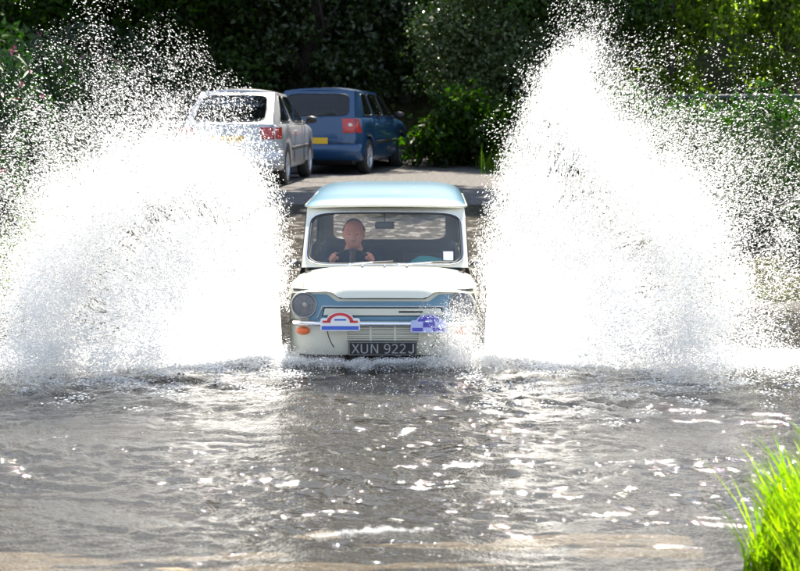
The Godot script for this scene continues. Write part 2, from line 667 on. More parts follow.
# crown: list of ellipsoid masses [centre, radii, clumps]; each clump is a ball of leafy twigs
func tree(called: String, label: String, category: String, at: Vector3, trunk_h: float, trunk_r: float, masses: Array, cluster: Mesh, twig: float, per_clump: int, group := "", fill := 0.75):
	var t := thing(called, label, category, at, 0.0, group)
	var st := new_st()
	var top := Vector3(rnd(-0.3, 0.3), trunk_h, rnd(-0.3, 0.3))
	tube(st, limb_path(Vector3(0, -0.3, 0), top, trunk_r * 1.2, 9), taper(trunk_r * 1.25, trunk_r * 0.45, 9), 9)
	var places := []
	for m in masses:
		for k in m[2]:
			var dir := rdir()
			var q: Vector3 = m[0] + Vector3(dir.x * m[1].x, dir.y * m[1].y, dir.z * m[1].z) * pow(rnd(0.08, 1.0), 0.4)
			if q.y + at.y < gh(q.x + at.x, q.z + at.z) + 0.1:
				q.y = gh(q.x + at.x, q.z + at.z) - at.y + rnd(0.1, 0.5)
			if k % 3 == 0:
				var from := Vector3(0, clampf(q.y * 0.55, 0.0, trunk_h * 0.95), 0).lerp(top * Vector3(1, 0, 1), 0.3)
				tube(st, limb_path(from, q, 0.12 * from.distance_to(q), 6), taper(trunk_r * 0.3, 0.012, 6), 5)
			var cr := twig * rnd(1.2, 2.2)
			for j in per_clump:
				var e := rdir()
				var p := q + e * cr * pow(rnd(0.1, 1.0), 0.5) * Vector3(1.0, fill, 1.0)
				if p.y + at.y < gh(p.x + at.x, p.z + at.z): continue
				var s := rnd(0.75, 1.3)
				places.append(Transform3D(Basis.from_euler(Vector3(rnd(-0.5, 0.5), rnd(0, TAU), rnd(-0.5, 0.5))).scaled(Vector3(s, s, s)), p))
	obj("trunk", st, M.bark, t)
	many("crown", cluster, places, t).set_meta("kind", "stuff")
	return t

func make_vegetation():
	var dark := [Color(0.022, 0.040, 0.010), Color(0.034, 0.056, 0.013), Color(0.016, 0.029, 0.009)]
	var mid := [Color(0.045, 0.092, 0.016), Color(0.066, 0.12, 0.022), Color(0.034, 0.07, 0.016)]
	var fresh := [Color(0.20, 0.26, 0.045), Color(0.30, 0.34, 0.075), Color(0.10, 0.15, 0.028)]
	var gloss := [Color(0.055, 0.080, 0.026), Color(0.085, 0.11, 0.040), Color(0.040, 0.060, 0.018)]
	var canopy := leaf_cluster(60, 0.60, 0.26, 0.16, dark, M.leaf)
	var leafy := leaf_cluster(40, 0.32, 0.12, 0.075, mid, M.leaf)
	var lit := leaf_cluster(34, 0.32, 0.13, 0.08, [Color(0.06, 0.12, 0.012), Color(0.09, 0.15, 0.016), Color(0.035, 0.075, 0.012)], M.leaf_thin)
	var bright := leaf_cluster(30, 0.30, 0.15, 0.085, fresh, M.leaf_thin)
	var small_dark := leaf_cluster(40, 0.26, 0.085, 0.045, dark + [Color(0.035, 0.06, 0.012)], M.leaf_rough)
	var weed := leaf_cluster(8, 0.08, 0.15, 0.06, fresh, M.leaf_thin, 0.4)
	var ivy := leaf_cluster(44, 0.28, 0.085, 0.065, gloss, M.leaf_gloss)
	var holly := leaf_cluster(40, 0.30, 0.13, 0.08, dark, M.leaf_gloss)
	var far := "tall trees of the wood behind the road"
	# tall trees that close the view and shade the wood
	var tall := [
		[-13.0, 46.0, 9.0, "tall dark tree at the far left edge of the wood"],
		[-8.6, 47.5, 7.5, "tall dark tree behind the overhanging branches on the left"],
		[-4.6, 46.0, 12.0, "tall dark tree in the wood behind the white car"],
		[-0.6, 47.0, 7.5, "tall dark tree in the wood behind the blue parked car"],
		[3.4, 48.0, 7.0, "tall dark tree in the wood above the right plume of spray"],
		[7.6, 50.0, 5.5, "lower dark tree in the wood behind the metal rail"],
		[12.0, 49.0, 5.5, "dark tree at the far right edge of the wood"]]
	for a in tall:
		var y: float = gh(a[0], -a[1])
		var h: float = a[2]
		tree("wood_tree", a[3], "tree", Vector3(a[0], y, -a[1]), h * 0.8, 0.28,
			[[Vector3(0, h * 0.66, 0), Vector3(3.0, h * 0.36, 2.6), 46], [Vector3(0, 1.2, 0.6), Vector3(2.7, 2.4, 1.8), 30]], canopy, 0.62, 5, far)
	# the high wood farther up the slope: above the frame, it shuts the sky out of the water's reflections
	var coarse := leaf_cluster(40, 1.0, 0.62, 0.40, dark, M.leaf_rough)
	for k in 10:
		var fx := -29.0 + k * 6.3 + rnd(-1, 1)
		var fd := 63.0 + rnd(-2, 2)
		tree("high_wood_tree", "tall tree of the high wood far up the slope behind", "tree", Vector3(fx, gh(fx, -fd), -fd), 15.0, 0.4,
			[[Vector3(0, 11.0, 0), Vector3(3.8, 7.0, 3.0), 46], [Vector3(0, 3.0, 0), Vector3(3.4, 2.6, 2.4), 16]], coarse, 1.0, 5, "trees of the high wood")
	# a tall roadside tree whose high branches reach over the road and dapple it
	tree("roadside_tree", "tall roadside tree at the left edge, its high branches over the road", "tree", Vector3(-8.6, gh(-8.6, -37.0), -37.0), 12.0, 0.26,
		[[Vector3(5.6, 12.2, 0.6), Vector3(4.2, 1.2, 1.8), 30], [Vector3(10.4, 11.6, 0.4), Vector3(2.6, 0.9, 1.4), 12], [Vector3(0, 12.5, 0), Vector3(2.8, 2.0, 2.2), 14]], canopy, 0.5, 4)
	# nearer trees and shrubs that the photograph shows
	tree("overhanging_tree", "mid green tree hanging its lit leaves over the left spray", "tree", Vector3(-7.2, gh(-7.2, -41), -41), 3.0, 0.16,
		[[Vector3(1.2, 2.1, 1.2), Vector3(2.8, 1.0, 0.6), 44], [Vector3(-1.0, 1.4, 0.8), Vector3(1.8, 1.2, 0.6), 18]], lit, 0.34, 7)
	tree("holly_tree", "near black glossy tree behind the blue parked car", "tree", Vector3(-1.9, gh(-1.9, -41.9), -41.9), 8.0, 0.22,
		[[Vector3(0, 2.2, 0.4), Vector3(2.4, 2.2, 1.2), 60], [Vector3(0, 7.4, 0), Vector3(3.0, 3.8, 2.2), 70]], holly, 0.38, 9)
	tree("beech_tree", "dark leafy tree whose branches hang above both parked cars", "tree", Vector3(-4.6, gh(-4.6, -41.2), -41.2), 8.0, 0.2,
		[[Vector3(0.6, 3.6, 0.8), Vector3(2.2, 1.4, 1.2), 34], [Vector3(0, 8.0, 0), Vector3(3.0, 3.2, 2.2), 60], [Vector3(0, 1.2, 0), Vector3(2.2, 1.2, 1.0), 22]], leafy, 0.36, 9)
	tree("ivy_tree", "ivy covered tree with pale shiny leaves right of the parked cars", "tree", Vector3(1.5, gh(1.5, -40.0), -40.0), 3.0, 0.14,
		[[Vector3(0.1, 2.3, 0.3), Vector3(1.4, 1.1, 0.5), 34], [Vector3(0.9, 1.4, 0.7), Vector3(1.2, 0.8, 0.5), 24]], ivy, 0.30, 7)
	tree("elder_tree", "dark elder tree in the gap between the blue car and the ivy", "tree", Vector3(0.1, gh(0.1, -42.6), -42.6), 4.0, 0.12,
		[[Vector3(0, 1.5, 0.3), Vector3(1.4, 1.4, 0.6), 36]], leafy, 0.34, 7)
	tree("bramble_bush", "grey green bramble bush at the roadside beneath the ivy tree", "bush", Vector3(1.7, gh(1.7, -38.0), -38.0), 0.9, 0.05,
		[[Vector3(0, 0.6, 0), Vector3(1.35, 0.75, 0.5), 26]], lit, 0.24, 7)
	tree("roadside_weed", "yellow green leafy weed at the nose of the blue parked car", "plant", Vector3(0.55, gh(0.55, -37.9), -37.9), 0.9, 0.02,
		[[Vector3(0, 0.65, 0), Vector3(0.16, 0.35, 0.16), 7]], weed, 0.10, 4)
	tree("hazel_tree", "dark hazel tree standing behind the top of the right plume", "tree", Vector3(3.6, gh(3.6, -40.5), -40.5), 6.0, 0.16,
		[[Vector3(0, 2.4, 0.4), Vector3(1.9, 2.0, 1.0), 46], [Vector3(0, 5.4, 0), Vector3(2.4, 1.6, 1.6), 30]], leafy, 0.34, 9)
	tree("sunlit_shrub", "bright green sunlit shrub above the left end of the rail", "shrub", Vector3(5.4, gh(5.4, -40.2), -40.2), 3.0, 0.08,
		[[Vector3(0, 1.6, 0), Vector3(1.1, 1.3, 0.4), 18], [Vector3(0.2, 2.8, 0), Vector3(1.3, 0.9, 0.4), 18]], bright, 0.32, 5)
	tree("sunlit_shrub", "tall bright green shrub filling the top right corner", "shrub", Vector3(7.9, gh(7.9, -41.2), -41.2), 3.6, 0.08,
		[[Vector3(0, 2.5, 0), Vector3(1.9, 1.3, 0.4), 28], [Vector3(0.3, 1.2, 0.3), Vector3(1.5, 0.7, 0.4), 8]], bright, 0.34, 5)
	tree("bank_bush", "dark green bush on the bank under the metal rail", "bush", Vector3(6.1, gh(6.1, -35.6), -35.6), 0.6, 0.05,
		[[Vector3(0, 0.35, 0), Vector3(1.3, 0.5, 0.8), 26]], leafy, 0.26, 9)
	tree("bank_bush", "dark green bush at the right edge below the rail", "bush", Vector3(8.0, gh(8.0, -34.6), -34.6), 0.6, 0.05,
		[[Vector3(0, 0.4, 0), Vector3(1.4, 0.6, 0.9), 28]], leafy, 0.26, 9)
	tree("bank_bush", "low dark bush behind the right side of the right plume", "bush", Vector3(4.0, gh(4.0, -35.4), -35.4), 0.6, 0.05,
		[[Vector3(0, 0.4, 0), Vector3(1.2, 0.6, 0.8), 26]], leafy, 0.26, 9)
	tree("bank_bush", "dark bush on the left bank behind the flowering plants", "bush", Vector3(-6.6, gh(-6.6, -34.0), -34.0), 1.4, 0.06,
		[[Vector3(0, 0.9, 0), Vector3(1.3, 1.1, 0.9), 34]], leafy, 0.28, 9)
	tree("bank_bush", "brown green bush between the left bank and the white car", "bush", Vector3(-5.6, gh(-5.6, -37.6), -37.6), 1.6, 0.06,
		[[Vector3(0, 1.0, 0), Vector3(1.3, 1.1, 0.7), 34]], holly, 0.30, 9)
	for a in [[4.4, 24.0, "dark leafy bush beside the wet ramp behind the right plume"], [5.2, 26.5, "dark leafy bush on the right bank seen through falling drops"], [4.2, 29.0, "dark leafy bush halfway along the right bank"], [6.4, 30.0, "dark leafy bush on the right bank at the picture's edge"], [5.6, 22.4, "dark leafy bush at the water's edge on the right"]]:
		tree("bank_bush", a[2], "bush", Vector3(a[0], gh(a[0], -a[1]), -a[1]), 0.7, 0.05, [[Vector3(0, 0.15, 0), Vector3(1.1, 0.35, 1.0), 28]], small_dark, 0.22, 8, "bushes along the right bank")
	# pink flowered plants on the left bank
	var blades := leaf_cluster(9, 0.07, 0.17, 0.045, [Color(0.026, 0.062, 0.013), Color(0.042, 0.082, 0.016), Color(0.018, 0.045, 0.012)], M.leaf, 0.5)
	var bloom := leaf_cluster(9, 0.04, 0.045, 0.03, [Color(0.36, 0.10, 0.19), Color(0.44, 0.18, 0.28), Color(0.28, 0.07, 0.14)], M.petal, 0.2)
	var spots := [
		[-4.95, 25.8, 1.85, "tallest pink flowered plant on the left bank, near the top left corner"], [-5.25, 26.6, 1.55, "pink flowered plant at the left edge of the picture, behind the tallest one"],
		[-4.55, 25.0, 1.5, "pink flowered plant on the left bank nearest to the spray"], [-4.72, 23.6, 1.15, "shorter pink flowered plant low on the left bank"],
		[-4.45, 22.6, 0.95, "small pink flowered plant at the water end of the left bank"], [-5.05, 28.6, 1.75, "pink flowered plant far back on the left bank"],
		[-4.62, 30.5, 1.6, "pink flowered plant beside the road, left of the white car"]]
	for s in spots:
		var t := thing("flowering_plant", s[3], "plant", Vector3(s[0], gh(s[0], -s[1]), -s[1]), 0.0, "pink flowered plants on the left bank")
		var leaves := []
		var heads := []
		var stem_mat: StandardMaterial3D = mat(lin(0.10, 0.12, 0.04), 0.6)
		for k in 4:
			var st := new_st()
			var top := Vector3(rnd(-0.28, 0.28), s[2] * rnd(0.8, 1.05), rnd(-0.28, 0.28))
			var path := limb_path(Vector3(rnd(-0.1, 0.1), -0.05, rnd(-0.1, 0.1)), top, 0.06, 8)
			tube(st, path, taper(0.014, 0.005, 8), 5)
			obj("stem", st, stem_mat, t)
			for j in range(2, 9):
				for e in 2:
					leaves.append(Transform3D(Basis.from_euler(Vector3(rnd(-0.4, 0.4), rnd(0, TAU), rnd(-0.4, 0.4))), path[mini(j, 8)] + rdir() * 0.07))
			for j in 1:
				heads.append(Transform3D(Basis.from_euler(Vector3(rnd(0, TAU), rnd(0, TAU), 0)).scaled(Vector3.ONE * rnd(0.7, 1.1)), top + rdir() * 0.06 + Vector3(0, 0.03, 0)))
		many("foliage", blades, leaves, t).set_meta("kind", "stuff")
		many("flower", bloom, heads, t).set_meta("kind", "stuff")

func make_railing():
	var t := thing("metal_railing", "dark grey metal tube rail on posts at the right", "railing", Vector3(5.0, 0, -37.2))
	var st := new_st()
	tube(st, PackedVector3Array([Vector3(0, 2.06, 0), Vector3(2.6, 2.065, 0), Vector3(5.4, 2.07, 0)]), 0.045, 10)
	obj("rail", st, M.steel, t)
	for x in [0.12, 2.3, 4.5]:
		var p := new_st()
		var y := gh(5.0 + x, -37.2)
		box(p, Transform3D(Basis(), Vector3(x, (y + 2.02) / 2 - 0.05, 0)), Vector3(0.06, 2.1 - y, 0.05))
		obj("post", p, M.steel, t)

# ---------------------------------------------------------------- parked cars
func wheel(parent: Node3D, at: Vector3, side: float, r: float, width: float, rim_mat: Material, spokes := 7):
	# axle along x; side is +1 when the outer face looks to +x
	var xf := Transform3D(frame_of(Vector3(side, 0, 0)), at)
	var w := Node3D.new()
	w.name = "wheel"
	parent.add_child(w, true)
	var t := new_st()
	var h := width / 2
	lathe(t, [Vector2(r * 0.66, -h), Vector2(r * 0.9, -h), Vector2(r * 0.985, -h * 0.75), Vector2(r, -h * 0.3), Vector2(r, h * 0.3), Vector2(r * 0.985, h * 0.75), Vector2(r * 0.9, h), Vector2(r * 0.68, h), Vector2(r * 0.64, h * 0.8)], xf, 32)
	obj("tyre", t, M.rubber, w)
	var m := new_st()
	lathe(m, [Vector2(r * 0.68, h * 0.98), Vector2(r * 0.63, h * 0.86), Vector2(r * 0.60, h * 0.3), Vector2(r * 0.2, h * 0.15), Vector2(0.001, h * 0.15)], xf, 32)
	lathe(m, [Vector2(r * 0.16, h * 0.1), Vector2(r * 0.15, h * 0.85), Vector2(r * 0.1, h * 0.95), Vector2(0.001, h * 0.95)], xf, 16)
	for k in spokes:
		var a := TAU * k / spokes
		var d := xf.basis * Vector3(cos(a), 0, sin(a))
		box(m, Transform3D(Basis(d, xf.basis.y, d.cross(xf.basis.y)), at + d * r * 0.38 + xf.basis.y * h * 0.62), Vector3(r * 0.5, h * 0.35, r * 0.15), 0.008)
	obj("rim", m, rim_mat, w)

func arch_bottom(z: float, wheels: Array, r: float, low: float, wy: float) -> float:
	var y := low
	for wz in wheels:
		var dz: float = z - wz
		if absf(dz) < r:
			y = maxf(y, wy + sqrt(r * r - dz * dz))
	return y

# A hatchback seen from behind: local -z is forwards, the tail is at z = 0, y from the road.
func hatchback(t: Node3D, p: Dictionary):
	var w: float = p.w / 2
	var ln: float = p.l
	var wr: float = p.wheel
	var axles: Array = [-p.tail, -p.tail - p.base]
	var yb: float = p.belt
	var yf: float = p.belt - 0.06
	var paint_m: Material = p.paint
	var half := func(z):
		var e := maxf(0.0, 1.0 - minf(-z / 0.45, (ln + z) / 0.75))
		return w * (1.0 - 0.13 * e * e * e)
	var belt := func(z):
		if z > -p.screen: return lerpf(yb, yf, -z / p.screen)
		return yf - 0.27 * pow((-z - p.screen) / (ln - p.screen), 1.5)
	var prof := [[0.945, 0.0], [0.985, 0.06], [0.995, 0.25], [1.0, 0.45], [0.995, 0.6], [0.985, 0.75], [0.96, 0.9], [0.91, 1.0]]
	for s in [-1.0, 1.0]:
		var st := new_st()
		var rows := []
		for i in 61:
			var z := -ln * i / 60.0
			var row := PackedVector3Array()
			var bottom := arch_bottom(z, axles, wr + 0.05, 0.24, wr)
			for q in prof:
				row.append(Vector3(s * half.call(z) * q[0], lerpf(belt.call(z), bottom, q[1]), z))
			rows.append(row)
		grid(st, rows)
		# arch lips and inner arch
		for wz in axles:
			var inner := PackedVector3Array()
			var outer := PackedVector3Array()
			for k in 19:
				var a := PI * k / 18
				var q2 := Vector3(s * half.call(wz) * 0.985, wr + sin(a) * (wr + 0.05), wz + cos(a) * (wr + 0.05))
				outer.append(q2)
				inner.append(Vector3(s * w * 0.62, q2.y, q2.z))
			grid(st, [outer, inner])
		var side := obj("side_panel", st, paint_m, t)
		# rubbing strip, door gaps as dark inlays, handles
		for z in p.gaps:
			var dm := new_st()
			var path := PackedVector3Array()
			for k in 9:
				var f := lerpf(0.0, 0.92, k / 8.0)
				var z2: float = z
				path.append(Vector3(s * half.call(z2) * (0.945 + 0.056 * sin(minf(f * 2.4, 1.6))), lerpf(belt.call(z2), 0.26, f), z2))
			tube(dm, path, 0.006, 5)
			obj("door_gap", dm, M.black, side)
		var sm_ := new_st()
		box(sm_, Transform3D(Basis(), Vector3(s * (w * 1.0), 0.55, -(p.tail + p.base * 0.5))), Vector3(0.03, 0.06, p.base - wr * 2.5), 0.012)
		obj("rubbing_strip", sm_, p.strip, side)
		for z in p.handles:
			var hm := new_st()
			box(hm, Transform3D(Basis(), Vector3(s * (w * 0.995), yb - 0.14, z)), Vector3(0.04, 0.03, 0.17), 0.012)
			obj("door_handle", hm, p.handle_mat, side)
	# tail: panel with bulge, then bumper
	var tail_pt := func(x, y):
		var hw: float = half.call(0.0) * (0.945 + 0.05 * sin(clampf((yb - y) / 0.6, 0, 1) * PI))
		return Vector3(hw * x, y, 0.075 * (1.0 - x * x * x * x) - 0.10 * clampf((y - 0.6) / (yb - 0.6), 0, 1) * 0.6)
	var tl := new_st()
	var trows := []
	for k in 9:
		var row := PackedVector3Array()
		for i in 25:
			row.append(tail_pt.call(-1.0 + i / 12.0, lerpf(0.5, yb, k / 8.0)))
		trows.append(row)
	grid(tl, trows)
	var tg := obj("tailgate", tl, paint_m, t)
	var gapm := new_st()
	for y in [0.56]:
		var path := PackedVector3Array()
		for i in 21:
			path.append(tail_pt.call(-0.9 + i * 0.09, y) + Vector3(0, 0, 0.002))
		tube(gapm, path, 0.006, 5)
	obj("tailgate_gap", gapm, M.black, tg)
	var bm := new_st()
	var brows := []
	for q in [[0.27, -0.05], [0.25, 0.04], [0.30, 0.085], [0.42, 0.10], [0.50, 0.085], [0.545, 0.05], [0.55, 0.0]]:
		var row := PackedVector3Array()
		for i in 33:
			var u := -1.0 + i / 16.0
			var bx: float = half.call(-0.2) * 1.02 * signf(u) * minf(1.0, absf(u) / 0.85)
			var bz: float = q[1] * 1.0 + 0.06 * (1 - pow(minf(absf(u) / 0.85, 1.0), 4)) - (maxf(absf(u) - 0.85, 0) / 0.15) * (p.tail - wr - 0.12)
			row.append(Vector3(bx + signf(u) * (q[1] - 0.08) * 0.2, q[0], bz))
		brows.append(row)
	grid(bm, brows)
	var bump := obj("rear_bumper", bm, p.bumper, t)
	var vm := new_st()
	box(vm, Transform3D(Basis(), Vector3(0, 0.24, -0.35)), Vector3(w * 1.6, 0.14, 0.5), 0.03)
	obj("valance", vm, M.black, bump)
	var pm := new_st()
	box(pm, Transform3D(Basis(), tail_pt.call(0.0, p.plate_y) + Vector3(0, 0, p.plate_out)), Vector3(0.52, 0.11, 0.012), 0.003)
	obj("number_plate", pm, M.plate_yellow, t)
	# bonnet and nose
	var bn := new_st()
	var brow := []
	for i in 15:
		var z := lerpf(-p.screen, -ln, i / 14.0)
		var row := PackedVector3Array()
		for k in 13:
			var u := -1.0 + k / 6.0
			row.append(Vector3(half.call(z) * 0.945 * u, belt.call(z) + 0.07 * (1 - pow(absf(u), 3)) * (1.0 - 0.6 * i / 14.0), z))
		brow.append(row)
	grid(bn, brow)
	obj("bonnet", bn, paint_m, t)
	var fn := new_st()
	var frow := []
	for k in 7:
		var row := PackedVector3Array()
		for i in 13:
			var u := -1.0 + i / 6.0
			row.append(Vector3(half.call(-ln) * 0.96 * u, lerpf(0.22, belt.call(-ln) + 0.02, k / 6.0), -ln - 0.12 * (1 - u * u) * sin(PI * (0.25 + 0.6 * k / 6.0))))
		frow.append(row)
	grid(fn, frow)
	obj("front_panel", fn, paint_m, t)
	# greenhouse
	var up := new_st()
	var yr: float = p.roof
	var rt := func(s): return Vector3(s * w * p.roof_w, yr, -p.roof_rear)
	var rf := func(s): return Vector3(s * w * (p.roof_w - 0.02), yr - 0.035, -p.roof_front)
	var rb := func(s): return Vector3(s * half.call(0.0) * 0.945, yb, -0.06)
	var ab := func(s): return Vector3(s * half.call(-p.screen) * 0.945, yf, -p.screen)
	var glasses := []
	glasses.append(window(up, t, "rear_window", [rb.call(-1.0), rb.call(1.0), rt.call(1.0), rt.call(-1.0)], Vector3(0, 0.0, 0.07), p.rear_margin, M.dark_glass, M.black, 0.012, 7.0))
	for s in [-1.0, 1.0]:
		var marks: Array = p.pillars
		var prev_b: Vector3 = rb.call(s)
		var prev_t: Vector3 = rt.call(s)
		for k in marks.size() + 1:
			var nb: Vector3 = ab.call(s) if k == marks.size() else Vector3(s * half.call(-marks[k]) * 0.945, belt.call(-marks[k]), -marks[k])
			var f: float = 0.0 if k == marks.size() else (marks[k] - p.roof_rear) / (p.roof_front - p.roof_rear)
			var nt: Vector3 = rf.call(s) if k == marks.size() else rt.call(s).lerp(rf.call(s), f)
			window(up, t, "side_window", [prev_b, nb, nt, prev_t], Vector3(s * 0.03, 0, 0), p.side_margins[k], M.dark_glass, M.black, 0.01, 7.0)
			prev_b = nb
			prev_t = nt
	window(up, t, "windscreen", [ab.call(-1.0), ab.call(1.0), rf.call(1.0), rf.call(-1.0)], Vector3(0, 0, -0.09), [0.05, 0.05, 0.05, 0.08], M.dark_glass, M.black, 0.01, 7.0)
	obj("pillars", up, paint_m, t)
	var ro := new_st()
	var rr := []
	for i in 15:
		var f := i / 14.0
		var a: Vector3 = rt.call(-1.0).lerp(rf.call(-1.0), f)
		var b: Vector3 = rt.call(1.0).lerp(rf.call(1.0), f)
		var row := PackedVector3Array()
		for k in 13:
			var u := k / 12.0
			row.append(a.lerp(b, u) + Vector3(0, 0.075 * (1 - pow(absf(2 * u - 1), 2.6)) * (0.35 + 0.65 * sin(PI * clampf(0.12 + f * 0.8, 0, 1))), 0))
		rr.append(row)
	grid(ro, rr)
	var lip := PackedVector3Array()
	for q in rr[0]:
		lip.append(q + Vector3(0, -0.03, 0.02))
	grid(ro, [rr[0], lip])
	obj("roof", ro, paint_m, t)
	# floor pan so that nothing shows through
	var fl := new_st()
	box(fl, Transform3D(Basis(), Vector3(0, 0.30, -ln / 2)), Vector3(w * 1.7, 0.08, ln * 0.9), 0.02)
	obj("floor", fl, M.black, t)
	for x in [-0.36, 0.36]:
		var se := new_st()
		box(se, Transform3D(Basis.from_euler(Vector3(0.2, 0, 0)), Vector3(x, 0.82, -p.screen + 0.75)), Vector3(0.46, 0.62, 0.14), 0.05)
		box(se, Transform3D(Basis.from_euler(Vector3(0.2, 0, 0)), Vector3(x, 1.19, -p.screen + 0.83)), Vector3(0.24, 0.16, 0.09), 0.04)
		obj("front_seat", se, M.seat, t)
	var bs := new_st()
	box(bs, Transform3D(Basis.from_euler(Vector3(0.2, 0, 0)), Vector3(0, 0.78, -0.75)), Vector3(1.25, 0.5, 0.14), 0.05)
	obj("back_seat", bs, M.seat, t)
	for a in axles:
		for s in [-1.0, 1.0]:
			wheel(t, Vector3(s * (w - 0.11), wr, a), s, wr, 0.19, M.alloy)
	# lamps and mirrors
	for s in [-1.0, 1.0]:
		var holder := Node3D.new()
		holder.name = "tail_light"
		t.add_child(holder, true)
		var pieces: Array = p.lamps
		for l in pieces:
			var lm := new_st()
			var rows := []
			for k in 7:
				var y := lerpf(l.y0, l.y1, k / 6.0)
				var row := PackedVector3Array()
				for i in 13:
					var f := lerpf(l.u0, l.u1 - 0.12 * (k / 6.0) * l.slant, i / 12.0)
					# runs along the tail and then round the corner onto the side
					var q: Vector3
					if f <= 0.97:
						q = tail_pt.call(s * f, y) + Vector3(0, 0, 0.012)
					else:
						var z := -(f - 0.97) * 1.6
						var hw: float = half.call(z)
						q = Vector3(s * (hw * 0.99 + 0.008), y, z)
					var edge := sin(PI * i / 12.0) * sin(PI * k / 6.0)
					row.append(q + Vector3(0, 0, 0.012 * minf(1.0, edge * 3.0)))
				rows.append(row)
			grid(lm, rows)
			obj(l.called, lm, l.mat, holder)
		var mm := new_st()
		var base: Vector3 = ab.call(s)
		lathe(mm, [Vector2(0.001, -0.10), Vector2(0.07, -0.085), Vector2(0.085, 0.0), Vector2(0.06, 0.08), Vector2(0.001, 0.1)], Transform3D(Basis(Vector3(0, 0.75, 0), Vector3(s, 0, 0.1), Vector3(0, 0, 0.7)), base + Vector3(s * 0.14, 0.08, 0.28)), 14)
		box(mm, Transform3D(Basis(), base + Vector3(s * 0.03, 0.03, 0.26)), Vector3(0.14, 0.03, 0.06), 0.01)
		obj("mirror", mm, p.mirror, t)
	var wi := new_st()
	var wbase: Vector3 = tail_pt.call(0.0, yb) + Vector3(0, 0.02, 0.03)
	tube(wi, PackedVector3Array([wbase, wbase + Vector3(0.18, 0.07, -0.03), wbase + Vector3(0.36, 0.09, -0.05)]), 0.008, 5)
	obj("rear_wiper", wi, M.black, t)

func make_parked_cars():
	# white-silver saloon hatch, tail towards the ford
	var z0 := -30.2
	var x0 := -2.62
	var a := thing("parked_car", "silver white hatchback parked behind the left spray", "car", Vector3(x0, gh(x0, z0 - 2.0) + 0.01, z0), deg_to_rad(-5.2), "cars parked beside the road")
	hatchback(a, {w = 1.66, l = 4.0, wheel = 0.30, tail = 0.75, base = 2.54, belt = 0.95, screen = 2.95, roof = 1.42, roof_w = 0.70, roof_rear = 0.92, roof_front = 2.2,
		paint = M.silver_paint, strip = M.trim, bumper = M.silver_paint, mirror = M.black, handle_mat = M.silver_paint, gaps = [-1.35, -2.45], handles = [-1.55], plate_y = 0.72, plate_out = 0.015,
		pillars = [1.42], side_margins = [[0.34, 0.07, 0.08, 0.10], [0.05, 0.10, 0.08, 0.10]], rear_margin = [0.08, 0.08, 0.08, 0.10],
		lamps = [{called = "red_lens", mat = M.red_lens, u0 = 0.72, u1 = 1.09, y0 = 0.72, y1 = 0.90, slant = 0.0}]})
	var z1 := -35.0
	var x1 := -1.50
	var b := thing("parked_car", "dark blue hatchback parked in front of the silver one, nose to the bushes", "car", Vector3(x1, gh(x1, z1 - 1.8) + 0.01, z1), deg_to_rad(-13.0), "cars parked beside the road")
	hatchback(b, {w = 1.72, l = 3.9, wheel = 0.31, tail = 0.62, base = 2.46, belt = 1.0, screen = 2.75, roof = 1.47, roof_w = 0.74, roof_rear = 0.32, roof_front = 1.95,
		paint = M.blue_metal, strip = M.black, bumper = M.blue_metal, mirror = M.black, handle_mat = M.blue_metal, gaps = [-1.05, -1.85, -2.75], handles = [-1.15, -2.05], plate_y = 0.60, plate_out = 0.015,
		pillars = [1.05, 1.80], side_margins = [[0.42, 0.06, 0.10, 0.10], [0.05, 0.05, 0.10, 0.10], [0.05, 0.08, 0.10, 0.10]], rear_margin = [0.07, 0.07, 0.08, 0.12],
		lamps = [{called = "red_lens", mat = M.red_lens, u0 = 0.70, u1 = 1.06, y0 = 0.74, y1 = 0.99, slant = 0.5}, {called = "clear_lens", mat = M.clear_lens, u0 = 0.82, u1 = 0.96, y0 = 0.84, y1 = 0.92, slant = 0.0}]})

# ---------------------------------------------------------------- the car in the ford
# local z = 0 is the front, -z runs back to the tail, y from the road under the water
func fz(x: float, y: float) -> Vector3:
	var low := maxf(0.0, 0.48 - y)
	return Vector3(x, y, -0.025 - 0.15 * pow(minf(absf(x) / 0.765, 1.0), 6) - 0.9 * low * low)

func lip_y(x: float) -> float:
	return lerpf(0.712, 0.770, smoothstep(0.335, 0.44, absf(x)))

func bonnet_pt(s: float, t: float) -> Vector3:
	# s across -1..1, t metres back from the lip
	var hw := 0.745 - 0.03 * smoothstep(0.3, 1.0, t) + 0.02 * smoothstep(0.0, 0.25, t)
	var x := s * hw
	var crest := lerpf(0.815, 0.885, clampf(t / 0.95, 0, 1)) + 0.012 * sin(PI * clampf(t / 0.95, 0, 1))
	var k := clampf(1.0 - t / 0.13, 0.0, 1.0)
	var y := lerpf(crest, lip_y(x), k * k)
	y -= 0.065 * pow(absf(s), 5) * (1.0 - k * k * 0.7)
	y -= 0.010 * s * s
	return Vector3(x, y, 0.012 - t - 0.13 * pow(absf(s), 6) * (1.0 - 0.85 * smoothstep(0.0, 0.8, t)) + 0.03 * sin(k * PI) * 0.3)

